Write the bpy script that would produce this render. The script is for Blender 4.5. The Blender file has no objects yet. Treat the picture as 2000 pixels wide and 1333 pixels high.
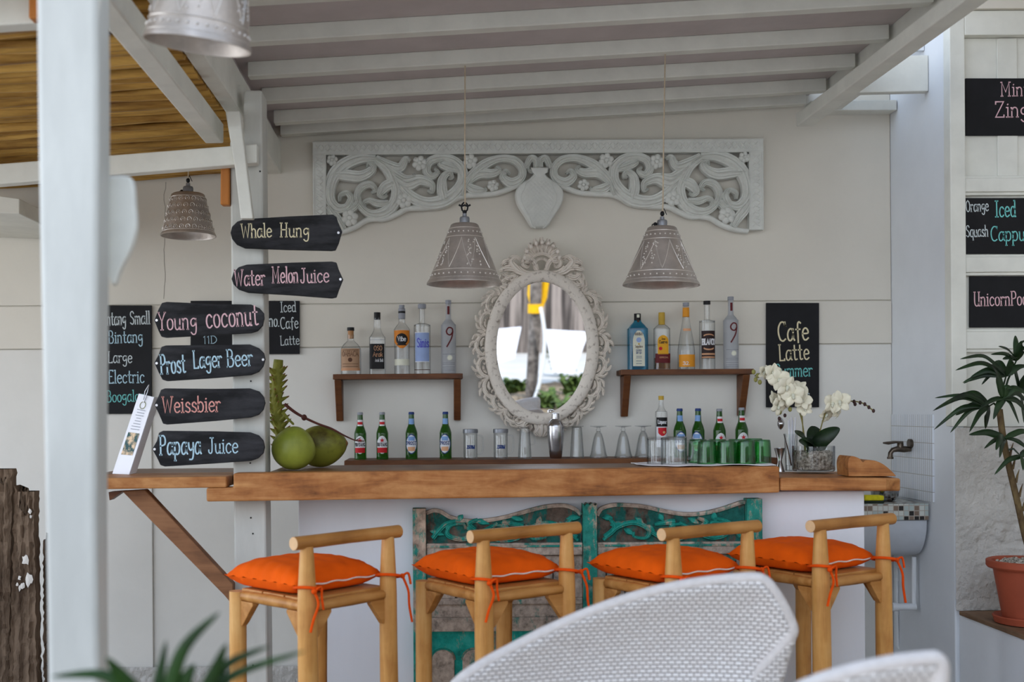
import bpy, bmesh, math, random
from mathutils import Vector, Matrix
random.seed(7)
S = bpy.context.scene
COL = S.collection
PI = math.pi
sin, cos = math.sin, math.cos

# ------------------------------------------------------------------ camera, sky, sun, exposure
F, U0, V0, ROLL, H = 2145.0, 850.0, 805.0, 0.0068, 1.36
cam = bpy.data.cameras.new('camera'); camo = bpy.data.objects.new('camera', cam); COL.objects.link(camo)
cam.sensor_width = 36; cam.sensor_fit = 'HORIZONTAL'
cam.lens = 36 * F / 2000
cam.shift_x = (1000 - U0) / 2000
cam.shift_y = (V0 - 666.5) / 2000
cam.clip_start = 0.05
camo.matrix_world = Matrix.Translation((0, 0, H)) @ Matrix.Rotation(PI / 2, 4, 'X') @ Matrix.Rotation(-ROLL, 4, 'Z')
cam.dof.use_dof = True
cam.dof.focus_distance = 4.75
cam.dof.aperture_fstop = 2.1
S.camera = camo

wd = bpy.data.worlds.new('sky'); S.world = wd; wd.use_nodes = True
_bg = wd.node_tree.nodes['Background']
_t = wd.node_tree
_tc = _t.nodes.new('ShaderNodeTexCoord'); _sx = _t.nodes.new('ShaderNodeSeparateXYZ'); _t.links.new(_tc.outputs['Generated'], _sx.inputs[0])
_rp = _t.nodes.new('ShaderNodeValToRGB'); _e = _rp.color_ramp.elements        # hazy bright horizon, bluer and darker overhead
_e[0].position = 0.0; _e[0].color = (0.88, 0.94, 1.0, 1); _e[1].position = 0.75; _e[1].color = (0.30, 0.42, 0.62, 1)
_t.links.new(_sx.outputs['Z'], _rp.inputs[0]); _t.links.new(_rp.outputs[0], _bg.inputs[0])
_mr = _t.nodes.new('ShaderNodeMapRange'); _mr.inputs[1].default_value = -1; _mr.inputs[2].default_value = 1; _mr.inputs[3].default_value = 3.6; _mr.inputs[4].default_value = 1.3   # the haze is brighter to the left
_t.links.new(_sx.outputs['X'], _mr.inputs[0]); _t.links.new(_mr.outputs[0], _bg.inputs[1])
S.cycles.transparent_max_bounces = 40
S.cycles.max_bounces = 14
S.cycles.transmission_bounces = 14
sl = bpy.data.lights.new('sun', 'SUN'); so = bpy.data.objects.new('sun', sl); COL.objects.link(so)
sl.energy = 2.8; sl.angle = 0.02; sl.color = (1, 0.95, 0.87)
so.rotation_euler = Vector((-0.25, -0.62, -0.95)).to_track_quat('-Z', 'Y').to_euler()
S.view_settings.view_transform = 'Standard'
S.view_settings.look = 'None'
S.view_settings.gamma = 1
S.view_settings.use_curve_mapping = False
S.view_settings.exposure = 0.05

# ------------------------------------------------------------------ helpers
def P(u, v, y):
    """world point at depth y that the photograph shows at pixel (u, v)"""
    s = F / y
    a, b = (u - U0) / s, (V0 - v) / s
    return Vector((a * cos(ROLL) + b * sin(ROLL), y, H - a * sin(ROLL) + b * cos(ROLL)))

def hexc(r, g, b):
    f = lambda c: ((c / 255 + 0.055) / 1.055) ** 2.4 if c > 10 else c / 255 / 12.92
    return (f(r), f(g), f(b), 1)

class MB:
    def __init__(self): self.v = []; self.f = []; self.uv = None
    def add(self, vs, fs):
        o = len(self.v)
        self.v += [Vector(p) for p in vs]
        self.f += [tuple(i + o for i in q) for q in fs]
        return self
    def box(self, x0, x1, y0, y1, z0, z1):
        return self.hexa([(x0, y0, z0), (x1, y0, z0), (x1, y1, z0), (x0, y1, z0), (x0, y0, z1), (x1, y0, z1), (x1, y1, z1), (x0, y1, z1)])
    def hexa(self, p):
        return self.add(p, [(0, 3, 2, 1), (4, 5, 6, 7), (0, 1, 5, 4), (1, 2, 6, 5), (2, 3, 7, 6), (3, 0, 4, 7)])
    def bar(self, a, b, w, h, up=(0, 0, 1)):
        """square bar from a to b; w across, h along up"""
        a, b = Vector(a), Vector(b); d = (b - a).normalized(); up = Vector(up)
        s = d.cross(up).normalized(); t = s.cross(d).normalized()
        q = lambda c: [c + s * (i * w / 2) + t * (j * h / 2) for i, j in ((-1, -1), (1, -1), (1, 1), (-1, 1))]
        return self.hexa(q(a) + q(b))
    def prism(self, pts, off):
        n = len(pts); off = Vector(off)
        pts = [Vector(p) for p in pts]
        return self.add(pts + [p + off for p in pts], [tuple(range(n)), tuple(range(2 * n - 1, n - 1, -1))] + [(i, i + n, (i + 1) % n + n, (i + 1) % n) for i in range(n)])
    def tube(self, pts, r, n=10, cap=True):
        pts = [Vector(p) for p in pts]; m = len(pts)
        if not hasattr(r, '__len__'): r = [r] * m
        vs = []; fs = []; ref = None
        for i, p in enumerate(pts):
            d = (pts[min(i + 1, m - 1)] - pts[max(i - 1, 0)])
            d = d.normalized() if d.length > 1e-9 else Vector((0, 0, 1))
            if ref is None:
                ref = d.orthogonal().normalized()
            ref = (ref - d * ref.dot(d)); ref = ref.normalized() if ref.length > 1e-6 else d.orthogonal().normalized()
            w = d.cross(ref)
            vs += [p + (ref * cos(2 * PI * k / n) + w * sin(2 * PI * k / n)) * r[i] for k in range(n)]
        for i in range(m - 1):
            for k in range(n):
                k2 = (k + 1) % n
                fs.append((i * n + k, i * n + k2, (i + 1) * n + k2, (i + 1) * n + k))
        if cap:
            fs.append(tuple(range(n - 1, -1, -1))); fs.append(tuple((m - 1) * n + k for k in range(n)))
        return self.add(vs, fs)
    def lathe(self, prof, n=32, c=(0, 0, 0), sq=2.0, dy=1.0, cap0=True, cap1=True, flute=0, fn=0):
        c = Vector(c); vs = []; fs = []; m = len(prof)
        for r, z in prof:
            for k in range(n):
                th = 2 * PI * k / n
                x, y = xsec(th, r * (1 + flute * cos(fn * th)) if flute else r, sq, dy)
                vs.append(c + Vector((x, y, z)))
        for i in range(m - 1):
            for k in range(n):
                k2 = (k + 1) % n
                fs.append((i * n + k, i * n + k2, (i + 1) * n + k2, (i + 1) * n + k))
        if cap0: fs.append(tuple(range(n - 1, -1, -1)))
        if cap1: fs.append(tuple((m - 1) * n + k for k in range(n)))
        return self.add(vs, fs)
    def ball(self, c, rx, ry=None, rz=None, n=12, m=8):
        ry = rx if ry is None else ry; rz = rx if rz is None else rz; c = Vector(c)
        vs = [c + Vector((0, 0, -rz))]; fs = []
        for i in range(1, m):
            a = -PI / 2 + PI * i / m
            vs += [c + Vector((rx * cos(a) * cos(2 * PI * k / n), ry * cos(a) * sin(2 * PI * k / n), rz * sin(a))) for k in range(n)]
        vs.append(c + Vector((0, 0, rz)))
        for k in range(n):
            k2 = (k + 1) % n
            fs.append((0, 1 + k2, 1 + k))
            for i in range(m - 2):
                fs.append((1 + i * n + k, 1 + i * n + k2, 1 + (i + 1) * n + k2, 1 + (i + 1) * n + k))
            fs.append((1 + (m - 2) * n + k, 1 + (m - 2) * n + k2, len(vs) - 1))
        return self.add(vs, fs)
    def scroll(self, pts, depth, y, n=40, sec=((-1, 0), (-.8, .62), (-.45, .5), (-.15, .95), (.15, .95), (.45, .5), (.8, .62), (1, 0)), per=8, maps=None):
        """carved leaf scroll facing -Y: pts are (x, z, width); y is the back plane"""
        q = cr(pts, per); m = len(q); vs = []; fs = []; k = len(sec)
        for i, (x, z, w) in enumerate(q):
            a, b = q[max(i - 1, 0)], q[min(i + 1, m - 1)]
            t = Vector((b[0] - a[0], b[1] - a[1])); t = t.normalized() if t.length > 1e-9 else Vector((1, 0))
            nx, nz = -t[1], t[0]
            for s, h in sec:
                vs.append((x + nx * s * w / 2, y - depth * (.25 + .75 * h) * min(1, .55 + w * 12), z + nz * s * w / 2))
            vs.append((x - nx * w / 2, y, z - nz * w / 2)); vs.append((x + nx * w / 2, y, z + nz * w / 2))
        K = k + 2
        order = list(range(k)) + [k + 1, k]
        for i in range(m - 1):
            for j in range(K):
                a, b = order[j], order[(j + 1) % K]
                fs.append((i * K + a, i * K + b, (i + 1) * K + b, (i + 1) * K + a))
        fs.append(tuple(order[::-1])); fs.append(tuple((m - 1) * K + j for j in order))
        return self.add(vs, fs)
    def grid(self, fn, nu, nv, uv=False):
        vs = [fn(i / nu, j / nv) for j in range(nv + 1) for i in range(nu + 1)]
        fs = [(j * (nu + 1) + i, j * (nu + 1) + i + 1, (j + 1) * (nu + 1) + i + 1, (j + 1) * (nu + 1) + i) for j in range(nv) for i in range(nu)]
        if uv: self.uv = [(i / nu, j / nv) for j in range(nv + 1) for i in range(nu + 1)]
        return self.add(vs, fs)
    def build(self, name, m, parent=None, smooth=38, bevel=0, seg=2, local=False, solid=0, sub=0, recalc=True, off=1):
        me = bpy.data.meshes.new(name)
        if parent is None:
            xs = [p.x for p in self.v]; ys = [p.y for p in self.v]
            o = Vector(((min(xs) + max(xs)) / 2, (min(ys) + max(ys)) / 2, min(p.z for p in self.v)))
        else:
            o = Vector((0, 0, 0)) if local else origin(parent)
        me.from_pydata([tuple(p - o) for p in self.v], [], self.f)
        if self.uv:
            l = me.uv_layers.new(name='UVMap')
            for lp in me.loops: l.data[lp.index].uv = self.uv[lp.vertex_index]
        if recalc:
            b = bmesh.new(); b.from_mesh(me); bmesh.ops.recalc_face_normals(b, faces=b.faces); b.to_mesh(me); b.free()
        if smooth:
            me.shade_smooth(); me.set_sharp_from_angle(angle=math.radians(smooth))
        if m: me.materials.append(m)
        ob = bpy.data.objects.new(name, me); COL.objects.link(ob)
        if parent is None: ob.location = o
        else: ob.parent = parent
        if solid:
            k = ob.modifiers.new('thickness', 'SOLIDIFY'); k.thickness = solid; k.offset = off
        if bevel:
            k = ob.modifiers.new('bevel', 'BEVEL'); k.width = bevel; k.segments = seg; k.limit_method = 'ANGLE'; k.angle_limit = math.radians(40)
        if sub:
            k = ob.modifiers.new('smooth', 'SUBSURF'); k.levels = sub; k.render_levels = sub
        return ob

def origin(o):
    r = Vector((0, 0, 0))
    while o is not None:
        r += o.location; o = o.parent
    return r

def xsec(th, r, sq=2.0, dy=1.0):
    c, s = cos(th), sin(th)
    if sq == 2: return r * c, r * s * dy
    k = (abs(c) ** sq + abs(s) ** sq) ** (-1 / sq)
    return r * c * k, r * s * k * dy

def cr(pts, per=8):
    """Catmull-Rom through tuples of any length"""
    out = []; n = len(pts)
    if n < 3: 
        a, b = pts[0], pts[-1]
        return [tuple(x + (y - x) * k / per for x, y in zip(a, b)) for k in range(per + 1)]
    for i in range(n - 1):
        p0, p1, p2, p3 = pts[max(i - 1, 0)], pts[i], pts[i + 1], pts[min(i + 2, n - 1)]
        for k in range(per):
            t = k / per
            out.append(tuple(.5 * (2 * b + (c - a) * t + (2 * a - 5 * b + 4 * c - d) * t * t + (3 * b - a - 3 * c + d) * t ** 3) for a, b, c, d in zip(p0, p1, p2, p3)))
    out.append(tuple(pts[-1]))
    return out

def tag(o, label=None, cat=None, group=None, kind=None):
    if label: o['label'] = label
    if cat: o['category'] = cat
    if group: o['group'] = group
    if kind: o['kind'] = kind
    return o
def thing(name, label, cat, loc=(0, 0, 0), group=None, rz=0):
    o = bpy.data.objects.new(name, None); COL.objects.link(o)
    o.location = loc; o.rotation_euler = (0, 0, rz); o.empty_display_size = .05
    return tag(o, label, cat, group)
def dup(o, parent=None):
    c = o.copy(); COL.objects.link(c); c.parent = parent
    for ch in list(o.children): dup(ch, c)
    return c
def struct(o): o['kind'] = 'structure'; return o

# ------------------------------------------------------------------ materials
def nt(name):
    m = bpy.data.materials.new(name); m.use_nodes = True
    t = m.node_tree; return m, t, t.nodes['Principled BSDF']
def node(t, kind, **kw):
    n = t.nodes.new(kind)
    for k, v in kw.items():
        if k in n.inputs: n.inputs[k].default_value = v
        else: setattr(n, k, v)
    return n
def coords(t, stretch, which='Object'):
    tc = node(t, 'ShaderNodeTexCoord'); mp = node(t, 'ShaderNodeMapping'); mp.inputs['Scale'].default_value = stretch
    t.links.new(tc.outputs[which], mp.inputs[0]); return mp.outputs[0]
def ramp(t, fac, stops):
    r = node(t, 'ShaderNodeValToRGB'); e = r.color_ramp.elements
    while len(e) < len(stops): e.new(.5)
    for k, (p, c) in enumerate(stops): e[k].position = p; e[k].color = c
    t.links.new(fac, r.inputs[0]); return r.outputs[0]
def mul(c, k): return (min(1, c[0] * k), min(1, c[1] * k), min(1, c[2] * k), 1)
def pmat(name, col, rough=.6, var=.1, scale=4, bump=.15, bscale=60, metallic=0, spec=.3, stretch=(1, 1, 1), col2=None, lo=.35, hi=.65, dist=.004, detail=6, trans=0, ior=1.45, coat=0):
    m, t, b = nt(name)
    v = coords(t, stretch)
    if var or col2:
        n = node(t, 'ShaderNodeTexNoise', Scale=scale, Detail=detail, Roughness=.6); t.links.new(v, n.inputs['Vector'])
        c = ramp(t, n.outputs[0], [(lo, mul(col, 1 - var)), (hi, col2 or mul(col, 1 + var))])
        t.links.new(c, b.inputs['Base Color'])
    else: b.inputs['Base Color'].default_value = col
    b.inputs['Roughness'].default_value = rough; b.inputs['Metallic'].default_value = metallic
    b.inputs['Specular IOR Level'].default_value = spec
    b.inputs['Transmission Weight'].default_value = trans; b.inputs['IOR'].default_value = ior
    b.inputs['Coat Weight'].default_value = coat
    if bump:
        n2 = node(t, 'ShaderNodeTexNoise', Scale=bscale, Detail=4); t.links.new(v, n2.inputs['Vector'])
        bp = node(t, 'ShaderNodeBump', Strength=bump, Distance=dist); t.links.new(n2.outputs[0], bp.inputs['Height'])
        t.links.new(bp.outputs[0], b.inputs['Normal'])
    return m
def wood(name, dark, mid, light, axis=0, scale=9, rough=.5, bump=.25, knots=1.5, spec=.3):
    m, t, b = nt(name)
    st = [1, 1, 1]; st[axis] = .08
    v = coords(t, st); v2 = coords(t, (1, 1, 1))
    n = node(t, 'ShaderNodeTexNoise', Scale=scale * 3, Detail=8, Roughness=.65, Distortion=.6); t.links.new(v, n.inputs['Vector'])
    k = node(t, 'ShaderNodeTexNoise', Scale=knots * 3, Detail=4, Roughness=.6); t.links.new(v2, k.inputs['Vector'])
    mx = node(t, 'ShaderNodeMix'); mx.data_type = 'FLOAT'; mx.inputs[0].default_value = .4
    t.links.new(n.outputs[0], mx.inputs[2]); t.links.new(k.outputs[0], mx.inputs[3])
    c = ramp(t, mx.outputs[0], [(.33, dark), (.48, mid), (.66, light)])
    t.links.new(c, b.inputs['Base Color']); b.inputs['Roughness'].default_value = rough; b.inputs['Specular IOR Level'].default_value = spec
    bp = node(t, 'ShaderNodeBump', Strength=bump, Distance=.004); t.links.new(n.outputs[0], bp.inputs['Height']); t.links.new(bp.outputs[0], b.inputs['Normal'])
    return m
def thin_glass(name, col, edge=.75, rough=.03, tint=.96, knee=.8):
    m, t, b = nt(name)
    t.nodes.remove(b)
    out = [n for n in t.nodes if n.type == 'OUTPUT_MATERIAL'][0]
    tr = node(t, 'ShaderNodeBsdfTransparent'); gl = node(t, 'ShaderNodeBsdfGlossy', Roughness=rough)
    gl.inputs[0].default_value = (.95, .97, 1, 1)
    lw = node(t, 'ShaderNodeLayerWeight', Blend=.5)
    c = ramp(t, lw.outputs['Facing'], [(0, col), (knee, mul(col, tint)), (1, mul(col, 1 - edge))])
    t.links.new(c, tr.inputs[0])
    mx = node(t, 'ShaderNodeMixShader')
    fr = ramp(t, lw.outputs['Facing'], [(0, (.04, .04, .04, 1)), (.5, (.08, .08, .08, 1)), (.85, (.32, .32, .32, 1)), (1, (.6, .6, .6, 1))])
    t.links.new(fr, mx.inputs[0]); t.links.new(tr.outputs[0], mx.inputs[1]); t.links.new(gl.outputs[0], mx.inputs[2])
    t.links.new(mx.outputs[0], out.inputs[0]); return m
def distress(name, paint, woodc, thr=.5, scale=7, paint2=None):
    m, t, b = nt(name)
    v = coords(t, (1, 1, .45)); v2 = coords(t, (1, 1, 1))
    n = node(t, 'ShaderNodeTexNoise', Scale=scale, Detail=9, Roughness=.72); t.links.new(v, n.inputs['Vector'])
    f = ramp(t, n.outputs[0], [(thr - .03, (0, 0, 0, 1)), (thr + .03, (1, 1, 1, 1))])
    n2 = node(t, 'ShaderNodeTexNoise', Scale=22, Detail=8, Roughness=.7); t.links.new(v2, n2.inputs['Vector'])
    wc = ramp(t, n2.outputs[0], [(.32, mul(woodc, .3)), (.5, woodc), (.7, mul(woodc, 1.6))])
    pc = ramp(t, n2.outputs[0], [(.3, mul(paint, .45)), (.5, paint), (.7, paint2 or mul(paint, 1.4))])
    mx = node(t, 'ShaderNodeMix'); mx.data_type = 'RGBA'
    t.links.new(f, mx.inputs[0]); t.links.new(wc, mx.inputs[6]); t.links.new(pc, mx.inputs[7])
    t.links.new(mx.outputs[2], b.inputs['Base Color']); b.inputs['Roughness'].default_value = .75; b.inputs['Specular IOR Level'].default_value = .2
    bp = node(t, 'ShaderNodeBump', Strength=.5, Distance=.003); t.links.new(n.outputs[0], bp.inputs['Height']); t.links.new(bp.outputs[0], b.inputs['Normal'])
    return m

M = {}
M['wall'] = pmat('wall_paint', hexc(223, 217, 205), .75, .035, 1.6, .25, 45, spec=.2, dist=.003)
M['wall_cool_light'] = pmat('lower_wall_cool_light', hexc(226, 223, 216), .72, .04, 1.8, .25, 40, spec=.2, dist=.003)  # cool light low on the wall, put into a whiter colour
M['crack'] = pmat('hairline_crack', hexc(120, 112, 104), .9, 0, bump=0)
M['wall_side'] = pmat('side_wall_paint', hexc(226, 229, 233), .7, .04, 2.0, .25, 40, spec=.25, dist=.003)
M['bar_wall'] = pmat('bar_wall_paint', hexc(226, 226, 230), .7, .05, 1.8, .25, 30, spec=.25, stretch=(1, 1, .3), dist=.004)
M['rough_wall'] = pmat('rough_plaster', hexc(192, 188, 182), .8, .10, 5, .9, 28, spec=.2, dist=.02)
M['white_wood'] = pmat('white_painted_wood', hexc(224, 223, 214), .55, .06, 6, .2, 30, spec=.35, stretch=(1, 1, 1))
M['post'] = pmat('thick_white_paint', hexc(198, 197, 190), .5, .12, 5, .8, 12, spec=.35, stretch=(1, 1, .25), dist=.006)
M['ceil'] = pmat('ceiling_board_paint', hexc(196, 186, 184), .7, .06, 5, .1, 30)
M['carving'] = pmat('carving_paint', hexc(220, 221, 215), .6, .05, 20, .3, 90, spec=.3)
M['antique'] = pmat('antique_whitewash', hexc(170, 154, 140), .65, .25, 40, .5, 90, spec=.3, col2=hexc(228, 219, 208), lo=.30, hi=.46, detail=9)
M['counter'] = wood('counter_teak', hexc(84, 46, 20), hexc(166, 106, 56), hexc(208, 152, 94), 0, 7, .5, .3, 2.4)
M['counter_top'] = wood('counter_top_teak', hexc(74, 52, 38), hexc(122, 88, 62), hexc(152, 116, 86), 0, 7, .4, .25)
M['shelf'] = wood('dark_shelf_wood', hexc(54, 30, 16), hexc(98, 58, 32), hexc(124, 78, 44), 0, 7, .5, .2)
M['brace'] = wood('brace_wood', hexc(80, 50, 30), hexc(128, 86, 56), hexc(158, 112, 76), 0, 6, .6, .2)
M['teak'] = wood('stool_teak', hexc(160, 98, 42), hexc(204, 146, 78), hexc(226, 176, 110), 2, 6, .42, .15)
M['teak_h'] = wood('stool_teak_rail', hexc(134, 82, 34), hexc(176, 118, 58), hexc(206, 150, 86), 0, 6, .42, .15)
M['teak_end'] = pmat('cut_end_grain', hexc(226, 184, 138), .6, .12, 14, .1, 50)
M['orange'] = pmat('orange_cotton', hexc(236, 92, 8), .85, .07, 7, .3, 160, spec=.15, dist=.002)
M['orange_tie'] = pmat('orange_tie_cotton', hexc(226, 78, 14), .85, .1, 20, .2, 120, spec=.1)
M['zip'] = pmat('zip_tape', hexc(236, 214, 200), .5, .08, 80, .3, 200)
M['chalkboard'] = pmat('chalkboard_black', hexc(34, 34, 37), .7, .45, 7, .2, 60, spec=.25, stretch=(.5, 1, 2), col2=hexc(72, 72, 76), lo=.42, hi=.78)
M['slate'] = pmat('menu_board_black', hexc(26, 26, 29), .6, .25, 5, .1, 60, spec=.25)
for k, c in dict(white=(228, 222, 200), pink=(224, 184, 190), salmon=(226, 160, 150), blue=(180, 210, 224), teal=(120, 200, 196), pale=(206, 214, 216), ivory=(226, 214, 178)).items():
    M['chalk_' + k] = pmat('chalk_' + k, hexc(*c), .9, .12, 60, 0)
M['pewter'] = pmat('pewter', hexc(188, 178, 170), .4, .14, 14, .35, 70, metallic=.75, spec=.4, dist=.002)
M['pewter_cap'] = pmat('lamp_cap_grey', hexc(140, 142, 148), .4, .08, 20, .1, 60, metallic=.7)
M['cord'] = pmat('flax_cord', hexc(190, 172, 148), .9, .1, 60, .3, 300)
M['black'] = pmat('black_plastic', hexc(22, 20, 22), .45, .1, 20, .05, 60)
M['steel'] = pmat('brushed_steel', hexc(186, 184, 186), .22, .05, 30, .06, 90, metallic=1)
M['brass_dark'] = pmat('aged_chrome', hexc(96, 86, 76), .3, .2, 30, .1, 60, metallic=1)
M['mirror'] = pmat('mirror_silver', (.96, .97, .97, 1), .0, 0, bump=0, metallic=1)
M['wicker'] = None
M['stick'] = pmat('peeled_sticks', hexc(168, 112, 40), .6, .5, 14, .6, 50, spec=.3, stretch=(.12, 1, 1), col2=hexc(226, 180, 96), lo=.32, hi=.66, dist=.01)
M['peg'] = pmat('amber_wood', hexc(176, 110, 50), .5, .2, 8, .2, 40, stretch=(1, 1, .2))
M['drift'] = pmat('weathered_driftwood', hexc(92, 72, 58), .9, .55, 10, 1.0, 34, spec=.1, stretch=(1, 1, .22), col2=hexc(150, 128, 108), lo=.3, hi=.72, dist=.02, detail=10)
M['flake'] = pmat('white_paint_flakes', hexc(220, 214, 206), .8, .1, 30, .3, 60)
M['coconut'] = pmat('young_coconut_green', hexc(112, 122, 30), .42, .22, 5, .08, 40, spec=.4, col2=hexc(158, 164, 66), lo=.3, hi=.7)
M['coconut_b'] = pmat('bruised_coconut', hexc(92, 78, 26), .5, .4, 6, .1, 40, spec=.4, col2=hexc(128, 128, 44), lo=.38, hi=.55)
M['husk'] = pmat('coconut_husk', hexc(120, 86, 50), .8, .3, 20, .5, 50)
M['stalk'] = pmat('palm_stalk_green', hexc(108, 112, 32), .6, .25, 14, .3, 60, col2=hexc(140, 138, 56))
M['twig'] = pmat('dry_twig', hexc(84, 44, 36), .7, .25, 20, .3, 60)
M['paper'] = pmat('white_paper', hexc(236, 236, 242), .5, .02, 3, 0)
M['cloth'] = pmat('white_cloth', hexc(232, 228, 230), .9, .03, 8, .2, 120)
M['tile'] = None
M['porcelain'] = pmat('sink_cement', hexc(196, 200, 206), .5, .06, 6, .2, 40)
M['pipe'] = pmat('white_pipe', hexc(232, 234, 236), .4, .03, 5, 0)
M['yellow'] = pmat('yellow_sponge', hexc(220, 206, 40), .9, .1, 60, .6, 200)
M['scour'] = pmat('dark_scour_pad', hexc(40, 50, 40), .95, .2, 80, .6, 200)
M['terracotta'] = pmat('terracotta', hexc(158, 76, 52), .6, .1, 8, .1, 60)
M['soil'] = pmat('pebbly_soil', hexc(120, 96, 70), .95, .5, 60, 1, 60, col2=hexc(190, 170, 140), dist=.02)
M['leaf'] = pmat('dark_leaf', hexc(16, 34, 18), .42, .35, 10, .1, 60, spec=.4, col2=hexc(36, 60, 28))
M['leaf_fg'] = pmat('foreground_leaf', hexc(14, 30, 12), .5, .35, 5, .05, 60, spec=.3, col2=hexc(40, 74, 22))
M['cane'] = pmat('palm_cane', hexc(84, 60, 44), .8, .4, 30, .6, 60, stretch=(1, 1, .4), col2=hexc(110, 92, 60))
M['petal'] = pmat('orchid_petal', hexc(236, 230, 208), .7, .05, 12, .15, 60, spec=.15)
M['bud'] = pmat('orchid_bud', hexc(140, 136, 76), .6, .2, 20, 0)
M['bud_dark'] = pmat('dry_orchid_bud', hexc(70, 48, 44), .6, .2, 20, 0)
M['olive_stem'] = pmat('orchid_stem', hexc(128, 118, 66), .6, .2, 20, 0)
M['gravel'] = pmat('pale_gravel', hexc(130, 116, 100), .9, .5, 90, 1, 90, col2=hexc(216, 206, 192), dist=.01)
M['bench'] = wood('bench_board', hexc(84, 62, 46), hexc(126, 98, 74), hexc(150, 120, 92), 1, 6, .6, .2)
M['glass'] = thin_glass('clear_glass', (.975, .98, .98, 1), .86, tint=.9, knee=.55)
M['glass_blue'] = thin_glass('aqua_glass', hexc(120, 206, 230), .5, tint=.85)
M['glass_frost'] = pmat('frosted_glass', hexc(206, 208, 212), .35, .04, 30, .05, 90, trans=.55, ior=1.2)
M['glass_green'] = thin_glass('green_tumbler_glass', hexc(196, 238, 204), .75, .06, tint=.8, knee=.6)
M['glass_beer'] = pmat('green_beer_glass', hexc(44, 100, 26), .08, .1, 6, 0, spec=.6, trans=.55, ior=1.35, coat=.3)
M['liquid_gold'] = thin_glass('gold_tequila', hexc(214, 176, 60), .5, tint=.85)
M['liquid_dark'] = thin_glass('cola_rum', hexc(120, 78, 46), .6, tint=.8)
for k, c in dict(lab_kraft=(176, 140, 110), lab_black=(22, 20, 22), lab_orange=(214, 128, 36), lab_blue=(150, 170, 214), lab_cream=(214, 214, 196), lab_gold=(220, 160, 30), lab_maroon=(96, 18, 24), lab_brown=(44, 26, 26), lab_white=(226, 226, 230), lab_red=(196, 24, 36), lab_navy=(36, 60, 120), lab_sky=(128, 164, 214), lab_copper=(196, 146, 110), lab_silver=(150, 152, 160), lab_pearl=(224, 224, 206), lab_amber=(226, 150, 40), lab_tan=(222, 168, 128), cork=(176, 128, 84), gold_cap=(196, 160, 60), ink_brown=(86, 54, 36), violet=(84, 84, 190)).items():
    M[k] = pmat('print_' + k.replace('lab_', '') , hexc(*c), .5, .04, 30, 0, spec=.3)
M['teal'] = distress('distressed_teal', hexc(28, 148, 134), hexc(150, 130, 112), .45, 6, hexc(58, 160, 146))
M['teal_worn'] = distress('worn_teal_frame', hexc(42, 128, 114), hexc(166, 144, 126), .475, 9)
M['teal_carve'] = distress('teal_carving', hexc(34, 142, 128), hexc(164, 144, 126), .44, 14, hexc(66, 156, 142))
M['teal_deep'] = distress('teal_carving_ground', hexc(26, 90, 82), hexc(88, 75, 65), .49, 9)
M['greywood'] = distress('grey_worn_boards', hexc(66, 118, 106), hexc(164, 148, 134), .56, 8)
M['deck'] = pmat('floor_stone', hexc(142, 128, 112), .8, .1, 3, .2, 30)
M['mulch'] = pmat('garden_mulch', hexc(96, 80, 62), .95, .5, 14, .8, 30, col2=hexc(170, 150, 124), dist=.02)
M['pewter_glint'] = pmat('glinting_pewter', hexc(214, 207, 200), .3, .05, 14, 0, metallic=.6)  # glints on the lamp embossing, put into a lighter metal colour
M['concrete'] = pmat('pale_concrete', hexc(206, 202, 196), .85, .08, 2, .2, 30)
M['fence'] = pmat('grey_fence_boards', hexc(84, 76, 72), .9, .4, 3, .3, 30, stretch=(4, 1, .12), col2=hexc(150, 138, 130), lo=.42, hi=.58)
M['bark'] = pmat('grey_bark', hexc(84, 76, 70), .9, .3, 8, .6, 30, col2=hexc(140, 130, 122))
M['yellow_cloth'] = pmat('yellow_cloth', hexc(236, 180, 20), .8, .1, 10, .1, 50)
M['grass'] = pmat('garden_green', hexc(52, 76, 34), .7, .4, 12, .2, 30, col2=hexc(104, 124, 60))

def wicker_mat():
    m, t, b = nt('white_wicker')
    v = coords(t, (1, 1, 1), 'UV')
    br = node(t, 'ShaderNodeTexBrick', Scale=1.0); br.offset = .5
    br.inputs['Color1'].default_value = hexc(238, 231, 225); br.inputs['Color2'].default_value = hexc(228, 219, 212); br.inputs['Mortar'].default_value = hexc(188, 175, 166)
    br.inputs['Mortar Size'].default_value = .0022; br.inputs['Brick Width'].default_value = .018; br.inputs['Row Height'].default_value = .0105; br.inputs['Mortar Smooth'].default_value = 1.0
    t.links.new(v, br.inputs['Vector']); t.links.new(br.outputs[0], b.inputs['Base Color'])
    bp = node(t, 'ShaderNodeBump', Strength=.9, Distance=.006); bp.invert = True
    t.links.new(br.outputs['Fac'], bp.inputs['Height']); t.links.new(bp.outputs[0], b.inputs['Normal'])
    b.inputs['Roughness'].default_value = .5
    return m
M['wicker'] = wicker_mat()
M['wicker_rim'] = pmat('wicker_rim', hexc(204, 194, 187), .55, .06, 60, .5, 120)
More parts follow.
